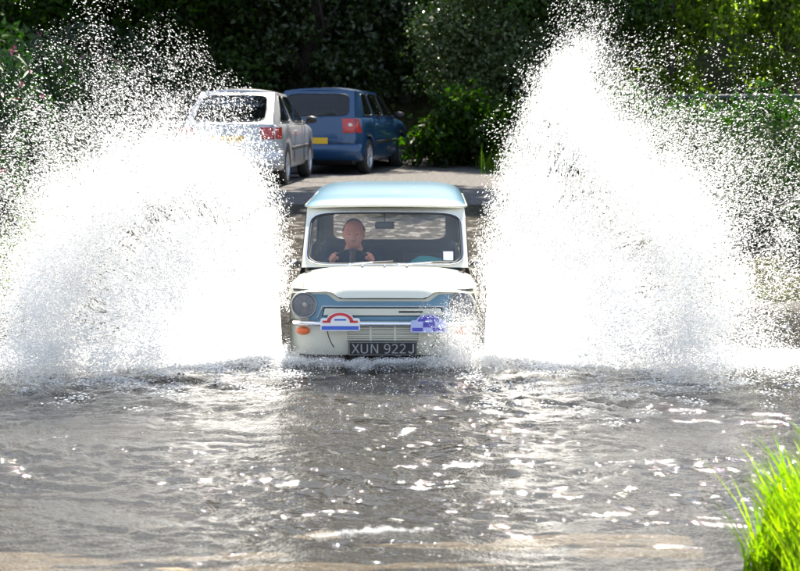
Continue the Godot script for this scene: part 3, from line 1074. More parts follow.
func make_ford_car():
	var car := thing("estate_car", "small cream estate car with pale blue roof splashing through the ford", "car", Vector3(CAR_X, -0.15, CAR_Z), deg_to_rad(-0.6))
	var n := 28
	# bonnet with its overhanging lip
	var bo := new_st()
	var rows := []
	for i in 22:
		var t := 0.95 * pow(i / 21.0, 1.7)
		var row := PackedVector3Array()
		for k in n + 1:
			row.append(bonnet_pt(lerpf(-0.86, 0.86, float(k) / n), t))
		rows.append(row)
	grid(bo, rows)
	var under := PackedVector3Array()
	for p in rows[0]:
		under.append(p + Vector3(0, -0.004, -0.06))
	grid(bo, [rows[0], under])
	var bonnet := obj("bonnet", bo, M.cream, car)
	# wings and sides
	var axles := [-0.66, -2.74]
	for s in [-1.0, 1.0]:
		var wg := new_st()
		var wr := []
		for i in 22:
			var t := 0.95 * pow(i / 21.0, 1.7)
			var row := PackedVector3Array()
			for k in 7:
				row.append(bonnet_pt(s * lerpf(0.866, 1.0, k / 6.0), t))
			wr.append(row)
		grid(wg, wr)
		var wing := obj("front_wing", wg, M.cream, car)
		var sd := new_st()
		var sr := []
		for i in 61:
			var f := i / 60.0
			var z := lerpf(-0.12, -3.56, f)
			var top: Vector3
			if -z < 0.95:
				top = bonnet_pt(s, clampf(-z - 0.118, 0.0, 0.95))
				top.z = z
			else:
				top = Vector3(s * 0.715, 0.875, z)
			var e := maxf(0.0, (-z - 3.2) / 0.36)
			var wmax := 0.765 - 0.07 * e * e
			var bottom := arch_bottom(z, axles, 0.315, 0.24, 0.27)
			var row := PackedVector3Array()
			for q in [[0.0, 0.0], [0.55, 0.10], [0.9, 0.22], [1.0, 0.38], [1.0, 0.55], [0.9, 0.75], [0.6, 0.92], [0.2, 1.0]]:
				row.append(Vector3(lerpf(minf(absf(top.x), wmax - 0.01), wmax, q[0]) * s, lerpf(top.y, bottom, q[1]), z))
			sr.append(row)
		grid(sd, sr)
		for wz in axles:
			var o_ := PackedVector3Array()
			var i_ := PackedVector3Array()
			for k in 19:
				var a := PI * k / 18
				o_.append(Vector3(s * 0.755, 0.27 + sin(a) * 0.315, wz + cos(a) * 0.315))
				i_.append(Vector3(s * 0.48, 0.27 + sin(a) * 0.315, wz + cos(a) * 0.315))
			grid(sd, [o_, i_])
		obj("side_panel", sd, M.cream, car)
	# front panel under the lip
	var fp := new_st()
	rows = []
	for k in 45:
		var row := PackedVector3Array()
		for i in 121:
			var x := lerpf(-0.765, 0.765, i / 120.0)
			row.append(fz(x, lerpf(0.235, minf(lip_y(x), 0.76) + 0.02, k / 44.0)))
		rows.append(row)
	grid_with_holes(fp, rows, in_headlight)
	var front := obj("front_panel", fp, M.cream, car)
	# shadow gap under the lip: the recess is real, this is its dark rubber sealing strip
	var gp := new_st()
	face_strip(gp, -0.735, 0.735, func(x): return lip_y(x) - 0.012, func(x): return lip_y(x) + 0.004, fz, 0.006, 0.006, 60, 1)
	obj("bonnet_seal", gp, M.black, front)
	# blue band
	var bb := new_st()
	rows = []
	for k in 19:
		var row := PackedVector3Array()
		for i in 97:
			var x := lerpf(-0.605, 0.605, i / 96.0)
			row.append(fz(x, lerpf(0.520, lerpf(0.682, 0.738, smoothstep(0.36, 0.47, absf(x))), k / 18.0)) + Vector3(0, 0, 0.003))
		rows.append(row)
	grid_with_holes(bb, rows, in_headlight)
	obj("blue_band", bb, M.blue, front)
	# chrome framed cream panel in the band
	var edge := func(x): return absf(x)
	var tr := new_st()
	extrude_on_face(tr, [Vector2(-0.498, 0.559), Vector2(0.498, 0.559), Vector2(0.478, 0.632), Vector2(-0.478, 0.632)], 0.008)
	obj("trim_backing", tr, M.black, front)
	var tp := new_st()
	extrude_on_face(tp, [Vector2(-0.486, 0.568), Vector2(0.486, 0.568), Vector2(0.470, 0.624), Vector2(-0.470, 0.624)], 0.014)
	obj("trim_panel", tp, M.cream, front)
	for line in [[Vector2(-0.532, 0.545), Vector2(-0.492, 0.641)], [Vector2(-0.492, 0.641), Vector2(0.492, 0.641)], [Vector2(0.492, 0.641), Vector2(0.532, 0.545)]]:
		var cs := new_st()
		var path := PackedVector3Array()
		for k in 25:
			var q: Vector2 = line[0].lerp(line[1], k / 24.0)
			path.append(fz(q.x, q.y) + Vector3(0, 0, 0.010))
		tube(cs, path, 0.0045, 6)
		obj("chrome_strip", cs, M.chrome, front)
	var bd := new_st()
	extrude_on_face(bd, [Vector2(0.13, 0.590), Vector2(0.325, 0.590), Vector2(0.325, 0.604), Vector2(0.13, 0.604)], 0.017)
	obj("name_badge", bd, M.black, front)
	# headlights
	for s in [-1.0, 1.0]:
		var hl := Node3D.new()
		hl.name = "headlight"
		car.add_child(hl, true)
		var xf := at_axis(Vector3(s * 0.640, 0.648, -0.075), Vector3(s * 0.04, 0, 1))
		var na := new_st()
		lathe(na, [Vector2(0.112, -0.10), Vector2(0.112, 0.02), Vector2(0.108, 0.03), Vector2(0.1, 0.03)], xf, 36)
		obj("nacelle", na, M.cream, hl)
		var ri := new_st()
		lathe(ri, [Vector2(0.109, 0.022), Vector2(0.109, 0.034), Vector2(0.104, 0.042), Vector2(0.097, 0.042), Vector2(0.093, 0.034), Vector2(0.093, 0.02)], xf, 40)
		obj("bezel", ri, M.dull_metal, hl)
		var re := new_st()
		lathe(re, [Vector2(0.094, 0.028), Vector2(0.085, 0.0), Vector2(0.065, -0.03), Vector2(0.03, -0.055), Vector2(0.001, -0.06)], xf, 32)
		obj("reflector", re, M.reflector, hl)
		var bu := new_st()
		lathe(bu, [Vector2(0.001, 0.0), Vector2(0.016, -0.006), Vector2(0.02, -0.02), Vector2(0.015, -0.05)], xf, 14)
		obj("bulb", bu, M.clear_lens, hl)
		var le := new_st()
		lathe(le, [Vector2(0.095, 0.032), Vector2(0.08, 0.044), Vector2(0.055, 0.053), Vector2(0.028, 0.058), Vector2(0.001, 0.060)], xf, 32)
		var lens := obj("lens", le, M.lens, hl)
		for k in 5:
			var x := -0.06 + k * 0.030
			var hgt := sqrt(0.085 * 0.085 - x * x)
			var fl := new_st()
			var path := PackedVector3Array()
			for j in 9:
				var y := lerpf(-hgt, hgt, j / 8.0)
				path.append(xf * Vector3(x, 0.058 - (x * x + y * y) * 3.2, y))
			tube(fl, path, 0.0015, 4)
			obj("flute", fl, M.lens, lens)
		# indicator below the bumper
		var ind := new_st()
		var ix := at_axis(fz(s * 0.648, 0.435) + Vector3(0, 0, 0.0), Vector3(s * 0.3, 0, 1))
		ix.basis = ix.basis * Basis.from_scale(Vector3(1.55, 1, 0.85))
		lathe(ind, [Vector2(0.038, -0.02), Vector2(0.038, 0.02), Vector2(0.03, 0.034), Vector2(0.001, 0.04)], ix, 20)
		obj("indicator", ind, M.amber, car)
	# bumper: chrome blade that wraps round
	var bp := new_st()
	rows = []
	for q in [[0.478, 0.012], [0.482, 0.035], [0.494, 0.052], [0.509, 0.052], [0.522, 0.035], [0.527, 0.012]]:
		var row := PackedVector3Array()
		for i in 41:
			var u := -1.0 + i / 20.0
			var au := absf(u)
			var x := signf(u) * minf(0.745, au * 0.86)
			var z := 0.0 - 0.14 * pow(minf(au * 0.86 / 0.745, 1.0), 7) - maxf(0.0, au * 0.86 - 0.745) * 2.0
			row.append(Vector3(x, q[0], z + q[1]) if au * 0.86 < 0.745 else Vector3(x + signf(u) * (q[1] - 0.012) * 0.6, q[0], z + 0.012))
		rows.append(row)
	grid(bp, rows)
	var bumper := obj("front_bumper", bp, M.chrome, car)
	for s in [-1.0, 1.0]:
		var br := new_st()
		box(br, Transform3D(Basis(), Vector3(s * 0.42, 0.51, -0.02)), Vector3(0.06, 0.03, 0.09), 0.004)
		obj("bumper_bracket", br, M.dull_metal, bumper)
	# slatted grille in the valance
	var gr := Node3D.new()
	gr.name = "lower_grille"
	car.add_child(gr, true)
	var gb := new_st()
	extrude_on_face(gb, [Vector2(-0.30, 0.358), Vector2(0.30, 0.358), Vector2(0.30, 0.472), Vector2(-0.30, 0.472)], 0.004)
	obj("grille_backing", gb, M.trim, gr)
	for k in 7:
		var sl := new_st()
		var y := 0.364 + k * 0.0155
		extrude_on_face(sl, [Vector2(-0.30, y), Vector2(0.30, y), Vector2(0.30, y + 0.0105), Vector2(-0.30, y + 0.0105)], 0.014)
		obj("slat", sl, M.cream, gr)
	for x in [-0.30, -0.10, 0.10, 0.30]:
		var up := new_st()
		extrude_on_face(up, [Vector2(x - 0.008, 0.354), Vector2(x + 0.008, 0.354), Vector2(x + 0.008, 0.476), Vector2(x - 0.008, 0.476)], 0.017)
		obj("grille_bar", up, M.cream, gr)
	for s in [-1.0, 1.0]:
		var se := new_st()
		var path := PackedVector3Array()
		for k in 13:
			var f := k / 12.0
			path.append(fz(s * lerpf(0.455, 0.40, f * f), lerpf(0.478, 0.30, f)) + Vector3(0, 0, 0.001))
		tube(se, path, 0.004, 5)
		obj("panel_seam", se, M.trim, front)
	# number plate
	var np := new_st()
	var px := Transform3D(Basis(), Vector3(0.0, 0.297, 0.0))
	box(np, px, Vector3(0.56, 0.118, 0.010), 0.003)
	var plate := obj("number_plate", np, M.plate_black, car)
	var tm := TextMesh.new()
	var font := SystemFont.new()
	font.font_names = PackedStringArray(["Droid Sans"])
	font.font_weight = 500
	tm.font = font
	tm.text = "XUN 922"
	tm.font_size = 64
	tm.pixel_size = 0.001
	tm.depth = 0.004
	tm.material = M.plate_silver
	var bbx := tm.get_aabb()
	var lt := put("lettering", tm, plate)
	lt.scale = Vector3(0.44 / bbx.size.x, 0.078 / bbx.size.y, 1.0)
	lt.position = px.origin + Vector3(-0.033 - (bbx.position.x + bbx.size.x / 2) * lt.scale.x, -(bbx.position.y + bbx.size.y / 2) * lt.scale.y, 0.008)
	var jl := new_st()
	var hook := PackedVector2Array([Vector2(0.255, 0.039), Vector2(0.242, 0.039), Vector2(0.242, -0.018), Vector2(0.239, -0.026), Vector2(0.231, -0.029), Vector2(0.222, -0.027), Vector2(0.217, -0.019), Vector2(0.205, -0.021), Vector2(0.211, -0.033), Vector2(0.222, -0.039), Vector2(0.236, -0.039), Vector2(0.248, -0.034), Vector2(0.254, -0.024)])
	extrude(jl, hook, Transform3D(Basis(), px.origin + Vector3(0, 0, 0.006)), 0.004)
	obj("lettering", jl, M.plate_silver, plate)
	var ed := new_st()
	var rim_path := PackedVector3Array([Vector3(-0.272, -0.051, 0.006), Vector3(0.272, -0.051, 0.006), Vector3(0.272, 0.051, 0.006), Vector3(-0.272, 0.051, 0.006)])
	for k in 4:
		var a := rim_path[k] + px.origin
		var b := rim_path[(k + 1) % 4] + px.origin
		tube(ed, PackedVector3Array([a, b]), 0.0025, 4)
	obj("plate_rim", ed, M.plate_silver, plate)
	rally_plates()
	greenhouse(car)
	interior(car)
	# closed tail
	var tl := new_st()
	rows = []
	for k in 9:
		var row := PackedVector3Array()
		for i in 17:
			var u := -1.0 + i / 8.0
			row.append(Vector3(0.70 * u, lerpf(0.26, 0.90, k / 8.0), -3.55 - 0.06 * (1 - pow(absf(u), 4))))
		rows.append(row)
	grid(tl, rows)
	obj("tail_panel", tl, M.cream, car)
	var fl := new_st()
	box(fl, Transform3D(Basis(), Vector3(0, 0.27, -1.85)), Vector3(1.36, 0.05, 3.2), 0.01)
	box(fl, Transform3D(Basis(), Vector3(0, 0.55, -0.86)), Vector3(1.36, 0.6, 0.04), 0.01)
	obj("floor", fl, M.black, car)
	for a in axles:
		for s in [-1.0, 1.0]:
			wheel(car, Vector3(s * 0.63, 0.272, a), s, 0.272, 0.15, M.dull_metal, 4)
	# mirrors on the doors
	for s in [-1.0, 1.0]:
		var mi := new_st()
		var c := Vector3(s * 0.80, 0.885, -1.16)
		lathe(mi, [Vector2(0.001, 0.075), Vector2(0.028, 0.066), Vector2(0.044, 0.03), Vector2(0.050, -0.01), Vector2(0.048, -0.03), Vector2(0.001, -0.03)], Transform3D(Basis(Vector3(1.35, 0, 0), Vector3(0, 0, 1), Vector3(0, 0.9, 0)), c), 18)
		tube(mi, PackedVector3Array([c + Vector3(-s * 0.02, 0, 0), c + Vector3(-s * 0.09, -0.02, 0)]), 0.011, 6)
		obj("door_mirror", mi, M.dark_metal, car)
	return car

func extrude_on_face(st: SurfaceTool, poly: Array, off: float):
	# a four sided plate laid on the curved front: bottom left, bottom right, top right, top left
	var n := 32
	var rows := []
	for k in 3:
		var row := PackedVector3Array()
		for i in n + 1:
			var f := float(i) / n
			var lo: Vector2 = poly[0].lerp(poly[1], f)
			var hi: Vector2 = poly[3].lerp(poly[2], f)
			var q := lo.lerp(hi, k / 2.0)
			row.append(fz(q.x, q.y) + Vector3(0, 0, off))
		rows.append(row)
	grid(st, rows)
	for e in [rows[0], rows[2]]:
		var back := PackedVector3Array()
		for p in e: back.append(p - Vector3(0, 0, off - 0.001))
		grid(st, [e, back])
	for e in [0, n]:
		var a := PackedVector3Array()
		var b := PackedVector3Array()
		for r in rows:
			a.append(r[e]); b.append(r[e] - Vector3(0, 0, off - 0.001))
		grid(st, [a, b])

func plaque_outline(hw: float, h: float, aw: float, ah: float) -> PackedVector2Array:
	var out := PackedVector2Array([Vector2(-hw + 0.01, -h), Vector2(hw - 0.01, -h), Vector2(hw, -h + 0.01), Vector2(hw, h - 0.012), Vector2(hw - 0.012, h), Vector2(aw, h)])
	for k in range(1, 12):
		var a := PI * k / 12.0
		out.append(Vector2(cos(a) * aw, h + sin(a) * ah))
	out.append_array([Vector2(-aw, h), Vector2(-hw + 0.012, h), Vector2(-hw, h - 0.012), Vector2(-hw, -h + 0.01)])
	return out

func arc_band(cx: Vector2, rx0: float, ry0: float, rx1: float, ry1: float, a0 := 0.0, a1 := PI) -> PackedVector2Array:
	var out := PackedVector2Array()
	for k in 17:
		var a := lerpf(a0, a1, k / 16.0)
		out.append(cx + Vector2(cos(a) * rx1, sin(a) * ry1))
	for k in 17:
		var a := lerpf(a1, a0, k / 16.0)
		out.append(cx + Vector2(cos(a) * rx0, sin(a) * ry0))
	return out

func rect(x0: float, y0: float, x1: float, y1: float) -> PackedVector2Array:
	return PackedVector2Array([Vector2(x0, y0), Vector2(x1, y0), Vector2(x1, y1), Vector2(x0, y1)])

func plaque(label: String, at: Vector3, board: Array, marks: Array, base_mat: Material):
	var t := thing("rally_plate", label, "plate", at, deg_to_rad(-0.6), "rally plates on the front bumper")
	var st := new_st()
	extrude(st, plaque_outline(board[0], board[1], board[2], board[3]), Transform3D(), 0.005)
	obj("board", st, base_mat, t)
	for m in marks:
		var s := new_st()
		extrude(s, m[1], Transform3D(Basis(), Vector3(0, 0, 0.0055)), 0.0015)
		obj(m[0], s, m[2], t)

func rally_plates():
	# the left board: red arch over a white oval, blue stripe along the foot
	var words := arc_band(Vector2(0, 0.032), 0.0, 0.0, 0.062, 0.0)
	plaque("white rally board with red arch and blue stripe on the left of the bumper", Vector3(CAR_X - 0.344, 0.352, CAR_Z + 0.058), [0.160, 0.052, 0.105, 0.048], [
		["red_arch", arc_band(Vector2(0, 0.022), 0.078, 0.052, 0.108, 0.074), M.print_red],
		["red_end", rect(-0.143, 0.014, -0.078, 0.032), M.print_red], ["red_end", rect(0.078, 0.014, 0.143, 0.032), M.print_red],
		["word_bar", rect(-0.048, 0.032, 0.048, 0.046), M.print_blue],
		["blue_stripe", rect(-0.150, -0.044, 0.150, -0.012), M.print_blue]], M.white)
	plaque("indigo and pale blue rally board on the right of the bumper", Vector3(CAR_X + 0.372, 0.337, CAR_Z + 0.058), [0.146, 0.050, 0.098, 0.044], [
		["arch", arc_band(Vector2(0, 0.040), 0.030, 0.016, 0.088, 0.050), M.print_indigo],
		["centre_panel", rect(-0.046, -0.008, 0.050, 0.036), M.print_indigo],
		["centre_line", rect(-0.038, 0.012, 0.040, 0.018), M.print_pale],
		["foot_block", rect(-0.134, -0.040, -0.046, -0.012), M.print_indigo], ["foot_block", rect(0.032, -0.040, 0.134, -0.012), M.print_indigo]], M.print_pale)

func greenhouse(car: Node3D):
	var up := new_st()
	var li := new_st()
	# corners: windscreen base and header, gutters, tail
	var ab := func(s): return Vector3(s * 0.715, 0.872, -0.955)
	var at_ := func(s): return Vector3(s * 0.690, 1.362, -1.44)
	var bt := func(s): return Vector3(s * 0.690, 1.368, -2.28)
	var bb := func(s): return Vector3(s * 0.715, 0.875, -2.22)
	var ct := func(s): return Vector3(s * 0.675, 1.360, -3.36)
	var cb := func(s): return Vector3(s * 0.700, 0.875, -3.55)
	var opening: PackedVector3Array = window(up, car, "windscreen", [ab.call(-1.0), ab.call(1.0), at_.call(1.0), at_.call(-1.0)], Vector3(0, 0.02, 0.06), [0.034, 0.034, 0.040, 0.115], M.glass, M.black, 0.011, 7.0, li)
	# bright moulding round the windscreen rubber
	var mo := new_st()
	var big := PackedVector3Array()
	var c := Vector3.ZERO
	for p in opening: c += p
	c /= opening.size()
	for p in opening:
		big.append(c + (p - c) * 1.026 + Vector3(0, 0.003, 0.004))
	tube(mo, big, 0.007, 6, true)
	obj("windscreen_moulding", mo, M.chrome, car)
	for s in [-1.0, 1.0]:
		window(up, car, "door_window", [ab.call(s), bb.call(s), bt.call(s), at_.call(s)], Vector3(s * 0.012, 0, 0), [0.075, 0.04, 0.05, 0.10], M.glass, M.black, 0.009, 8.0, li)
		window(up, car, "rear_side_window", [bb.call(s), cb.call(s), ct.call(s), bt.call(s)], Vector3(s * 0.012, 0, 0), [0.05, 0.12, 0.06, 0.12], M.glass, M.black, 0.009, 8.0, li)
	window(up, car, "rear_window", [cb.call(-1.0), cb.call(1.0), ct.call(1.0), ct.call(-1.0)], Vector3(0, 0, -0.05), [0.09, 0.09, 0.06, 0.12], M.glass, M.black, 0.011, 7.0, li)
	obj("pillars", up, M.cream, car)
	obj("pillar_trim", li, M.lining, car)
	# raised blue roof
	var ro := new_st()
	var rows := []
	for i in 33:
		var f := i / 32.0
		var z := lerpf(-1.40, -3.42, pow(f, 1.0))
		var t := absf(z + 1.40)
		var e := absf(-3.42 - z)
		var rise := (0.28 * sqrt(1.0 - pow(clampf(1.0 - t / 0.10, 0, 1), 2.2)) + 0.72 * sin(PI / 2 * clampf(t / 1.25, 0, 1))) * sqrt(1.0 - pow(clampf(1.0 - e / 0.3, 0, 1), 2.2))
		var hw := 0.712 - 0.03 * pow(clampf(1.0 - t / 0.15, 0, 1), 2) - 0.02 * clampf(1.0 - e / 0.4, 0, 1)
		var row := PackedVector3Array()
		for k in 33:
			var u := -1.0 + k / 16.0
			var prof := pow(1.0 - pow(absf(u), 5.5), 0.5)
			var fwd := 0.09 * (1 - u * u) * clampf(1.0 - t / 0.5, 0, 1)
			row.append(Vector3(u * hw, 1.372 + 0.135 * rise * prof + 0.018 * (1 - u * u) * clampf(1 - t / 0.4, 0, 1), z + fwd))
		rows.append(row)
	grid(ro, rows)
	obj("roof", ro, M.blue, car)
	var hlin := new_st()
	var hrows := []
	for r in rows:
		var row := PackedVector3Array()
		for p in r: row.append(Vector3(p.x * 0.965, 1.352 + (p.y - 1.372) * 0.7, -2.4 + (p.z + 2.4) * 0.97))
		hrows.append(row)
	grid(hlin, hrows)
	obj("headlining", hlin, M.lining, car)
	# cream drip rail all round under the roof
	var dr := new_st()
	var path := PackedVector3Array()
	for k in 17:
		var u := -1.0 + k / 8.0
		path.append(Vector3(u * 0.665, 1.366 + 0.018 * (1 - u * u), -1.415 + 0.092 * (1 - u * u)))
	for z in [-1.55, -2.0, -2.5, -3.0, -3.34]:
		path.append(Vector3(0.708, 1.368, z))
	for k in 9:
		var u := 1.0 - k / 4.0
		path.append(Vector3(u * 0.67, 1.366, -3.42))
	for z in [-3.34, -3.0, -2.5, -2.0, -1.55]:
		path.append(Vector3(-0.708, 1.368, z))
	tube(dr, path, 0.014, 8, true)
	obj("drip_rail", dr, M.cream, car)
	# wipers with their spindles
	for q in [[-0.30, 0.28], [0.12, 0.40]]:
		var holder := Node3D.new()
		holder.name = "wiper"
		car.add_child(holder, true)
		var sp := Vector3(q[0], 0.885, -0.895)
		var a := new_st()
		lathe(a, [Vector2(0.016, -0.02), Vector2(0.016, 0.018), Vector2(0.008, 0.026), Vector2(0.001, 0.026)], Transform3D(Basis(), sp), 12)
		var tip := sp + Vector3(q[1] * 0.72, 0.036, -0.018)
		tube(a, PackedVector3Array([sp + Vector3(0, 0.02, 0), sp.lerp(tip, 0.5) + Vector3(0, 0.012, 0.012), tip]), 0.006, 6)
		obj("arm", a, M.chrome, holder)
		var bl := new_st()
		tube(bl, PackedVector3Array([tip - Vector3(0.17, 0.010, -0.012), tip, tip + Vector3(0.17, 0.004, -0.020)]), 0.007, 5)
		obj("blade", bl, M.black, holder)
	for x in [-0.19, 0.0, 0.19]:
		var j := new_st()
		lathe(j, [Vector2(0.012, -0.02), Vector2(0.012, 0.012), Vector2(0.001, 0.016)], Transform3D(Basis(), Vector3(x, 0.885, -0.845)), 10)
		obj("washer_jet", j, M.dull_metal, car)

func interior(car: Node3D):
	var da := new_st()
	box(da, Transform3D(Basis.from_euler(Vector3(0.1, 0, 0)), Vector3(0, 0.80, -1.16)), Vector3(1.30, 0.12, 0.34), 0.03)
	box(da, Transform3D(Basis(), Vector3(0, 0.62, -1.05)), Vector3(1.30, 0.34, 0.12), 0.03)
	obj("dashboard", da, M.dash, car)
	for s in [-1.0, 1.0]:
		var dt := new_st()
		box(dt, Transform3D(Basis(), Vector3(s * 0.675, 0.58, -2.25)), Vector3(0.03, 0.58, 2.55), 0.01)
		obj("door_trim", dt, M.lining, car)
	var sw := Node3D.new()
	sw.name = "steering_wheel"
	car.add_child(sw, true)
	var c := Vector3(-0.30, 0.815, -1.47)
	var xf := at_axis(c, Vector3(0, 0.42, -0.9))
	var ring := PackedVector3Array()
	for k in 32:
		var a := TAU * k / 32
		ring.append(xf * Vector3(cos(a) * 0.19, 0, sin(a) * 0.19))
	var rs := new_st()
	tube(rs, ring, 0.011, 8, true)
	obj("wheel_rim", rs, M.black, sw)
	var hb := new_st()
	lathe(hb, [Vector2(0.001, -0.015), Vector2(0.05, -0.01), Vector2(0.055, 0.02), Vector2(0.03, 0.05), Vector2(0.025, 0.3)], xf, 16)
	for a in [0.15, PI - 0.15]:
		tube(hb, PackedVector3Array([xf * Vector3(0, 0.01, 0), xf * Vector3(cos(a) * 0.19, 0, -sin(a) * 0.19)]), 0.01, 6)
	obj("hub", hb, M.dull_metal, sw)
	for x in [-0.32, 0.32]:
		var s := Node3D.new()
		s.name = "seat"
		car.add_child(s, true)
		var q := new_st()
		box(q, Transform3D(Basis.from_euler(Vector3(-0.12, 0, 0)), Vector3(x, 0.44, -1.88)), Vector3(0.46, 0.13, 0.48), 0.04)
		obj("cushion", q, M.seat, s)
		var b := new_st()
		box(b, Transform3D(Basis.from_euler(Vector3(-0.25, 0, 0)), Vector3(x, 0.68, -2.20)), Vector3(0.46, 0.50, 0.12), 0.05)
		obj("seat_back", b, M.seat, s)
	var rs2 := new_st()
	box(rs2, Transform3D(Basis.from_euler(Vector3(-0.2, 0, 0)), Vector3(0, 0.68, -2.95)), Vector3(1.28, 0.56, 0.12), 0.04)
	obj("rear_seat_back", rs2, M.seat, car)
	var mr := new_st()
	box(mr, Transform3D(Basis.from_euler(Vector3(0.1, 0.15, 0)), Vector3(-0.01, 1.205, -1.40)), Vector3(0.17, 0.062, 0.025), 0.012)
	tube(mr, PackedVector3Array([Vector3(-0.01, 1.235, -1.40), Vector3(-0.01, 1.33, -1.43)]), 0.007, 6)
	obj("rear_view_mirror", mr, M.black, car)
	# passenger side: licence disc papers on the glass, teal bag on the shelf
	var pp := new_st()
	box(pp, Transform3D(Basis.from_euler(Vector3(-0.79, 0, 0)), Vector3(0.545, 0.965, -1.045)), Vector3(0.085, 0.10, 0.003), 0.001)
	obj("licence_papers", pp, M.paper, car)
	var bag := new_st()
	rounded_lump(bag, Vector3(0.36, 0.885, -1.30), Vector3(0.14, 0.055, 0.09), 5)
	var bo := obj("cloth_bag", bag, M.teal, self)
	bo.transform = car.transform
	tag(bo, "teal cloth bag on the shelf behind the windscreen, passenger side", "bag")
	var wad := new_st()
	rounded_lump(wad, Vector3(0.22, 0.875, -1.10), Vector3(0.07, 0.022, 0.04), 8)
	var wo := obj("straw_bundle", wad, M.straw, self)
	wo.transform = car.transform
	tag(wo, "small pale straw coloured bundle on the dashboard by the wiper", "bundle")
	driver(car)

func rounded_lump(st: SurfaceTool, c: Vector3, r: Vector3, seed_: int):
	var rows := []
	for i in 11:
		var a := PI * (i + 0.02) / 10.04
		var row := PackedVector3Array()
		for k in 20:
			var b := TAU * k / 20
			var d := Vector3(sin(a) * cos(b), cos(a), sin(a) * sin(b))
			row.append(c + d * r * (1.0 + 0.25 * lumps.get_noise_3d(d.x * 3 + seed_, d.y * 3, d.z * 3)))
		rows.append(row)
	grid(st, rows, true)

# ---------------------------------------------------------------- the driver
func cap(p: Vector3, a: Vector3, b: Vector3, ra: float, rb: float) -> float:
	var ab := b - a
	var t := clampf((p - a).dot(ab) / maxf(ab.length_squared(), 1e-9), 0.0, 1.0)
	return p.distance_to(a + ab * t) - lerpf(ra, rb, t)

func blob(p: Vector3, bones: Array, k: float) -> float:
	var d := 1e9
	for b in bones:
		var e := cap(p, b[0], b[1], b[2], b[3])
		var h := maxf(k - absf(d - e), 0.0) / k
		d = minf(d, e) - h * h * k * 0.25
	return d

func nets(st: SurfaceTool, bones: Array, k: float, cell: float):
	# surface nets over the field of smoothly joined tapered capsules
	var lo := Vector3.ONE * 1e9
	var hi := -lo
	for b in bones:
		for e in 2:
			var r: float = b[2 + e] + cell * 2 + k * 0.3
			lo = lo.min(b[e] - Vector3.ONE * r)
			hi = hi.max(b[e] + Vector3.ONE * r)
	var nx := int((hi.x - lo.x) / cell) + 2
	var ny := int((hi.y - lo.y) / cell) + 2
	var nz := int((hi.z - lo.z) / cell) + 2
	var f := PackedFloat32Array()
	f.resize(nx * ny * nz)
	for z in nz:
		for y in ny:
			for x in nx:
				f[(z * ny + y) * nx + x] = blob(lo + Vector3(x, y, z) * cell, bones, k)
	var vert := {}
	next_group(st)
	var corner := [0, 1, nx, nx + 1, nx * ny, nx * ny + 1, nx * ny + nx, nx * ny + nx + 1]
	for z in nz - 1:
		for y in ny - 1:
			for x in nx - 1:
				var i := (z * ny + y) * nx + x
				var inside := 0
				for c in corner:
					if f[i + c] < 0: inside += 1
				if inside == 0 or inside == 8: continue
				var sum := Vector3.ZERO
				var cnt := 0
				for e in [[0, 1], [2, 3], [4, 5], [6, 7], [0, 2], [1, 3], [4, 6], [5, 7], [0, 4], [1, 5], [2, 6], [3, 7]]:
					var fa := f[i + corner[e[0]]]
					var fb := f[i + corner[e[1]]]
					if (fa < 0) != (fb < 0):
						var t := fa / (fa - fb)
						var pa := Vector3(e[0] & 1, (e[0] >> 1) & 1, e[0] >> 2)
						var pb := Vector3(e[1] & 1, (e[1] >> 1) & 1, e[1] >> 2)
						sum += pa.lerp(pb, t)
						cnt += 1
				vert[i] = lo + (Vector3(x, y, z) + sum / cnt) * cell
	for i in vert:
		var x: int = i % nx
		var y: int = (i / nx) % ny
		var z: int = i / (nx * ny)
		if x == 0 or y == 0 or z == 0: continue
		var s0 := f[i] < 0
		for ax in [[1, nx, nx * ny], [nx, nx * ny, 1], [nx * ny, 1, nx]]:
			if s0 != (f[i + ax[0]] < 0):
				var q := [i, i - ax[1], i - ax[1] - ax[2], i - ax[2]]
				if q.all(func(c): return vert.has(c)):
					if s0: quad(st, vert[q[0]], vert[q[3]], vert[q[2]], vert[q[1]])
					else: quad(st, vert[q[0]], vert[q[1]], vert[q[2]], vert[q[3]])

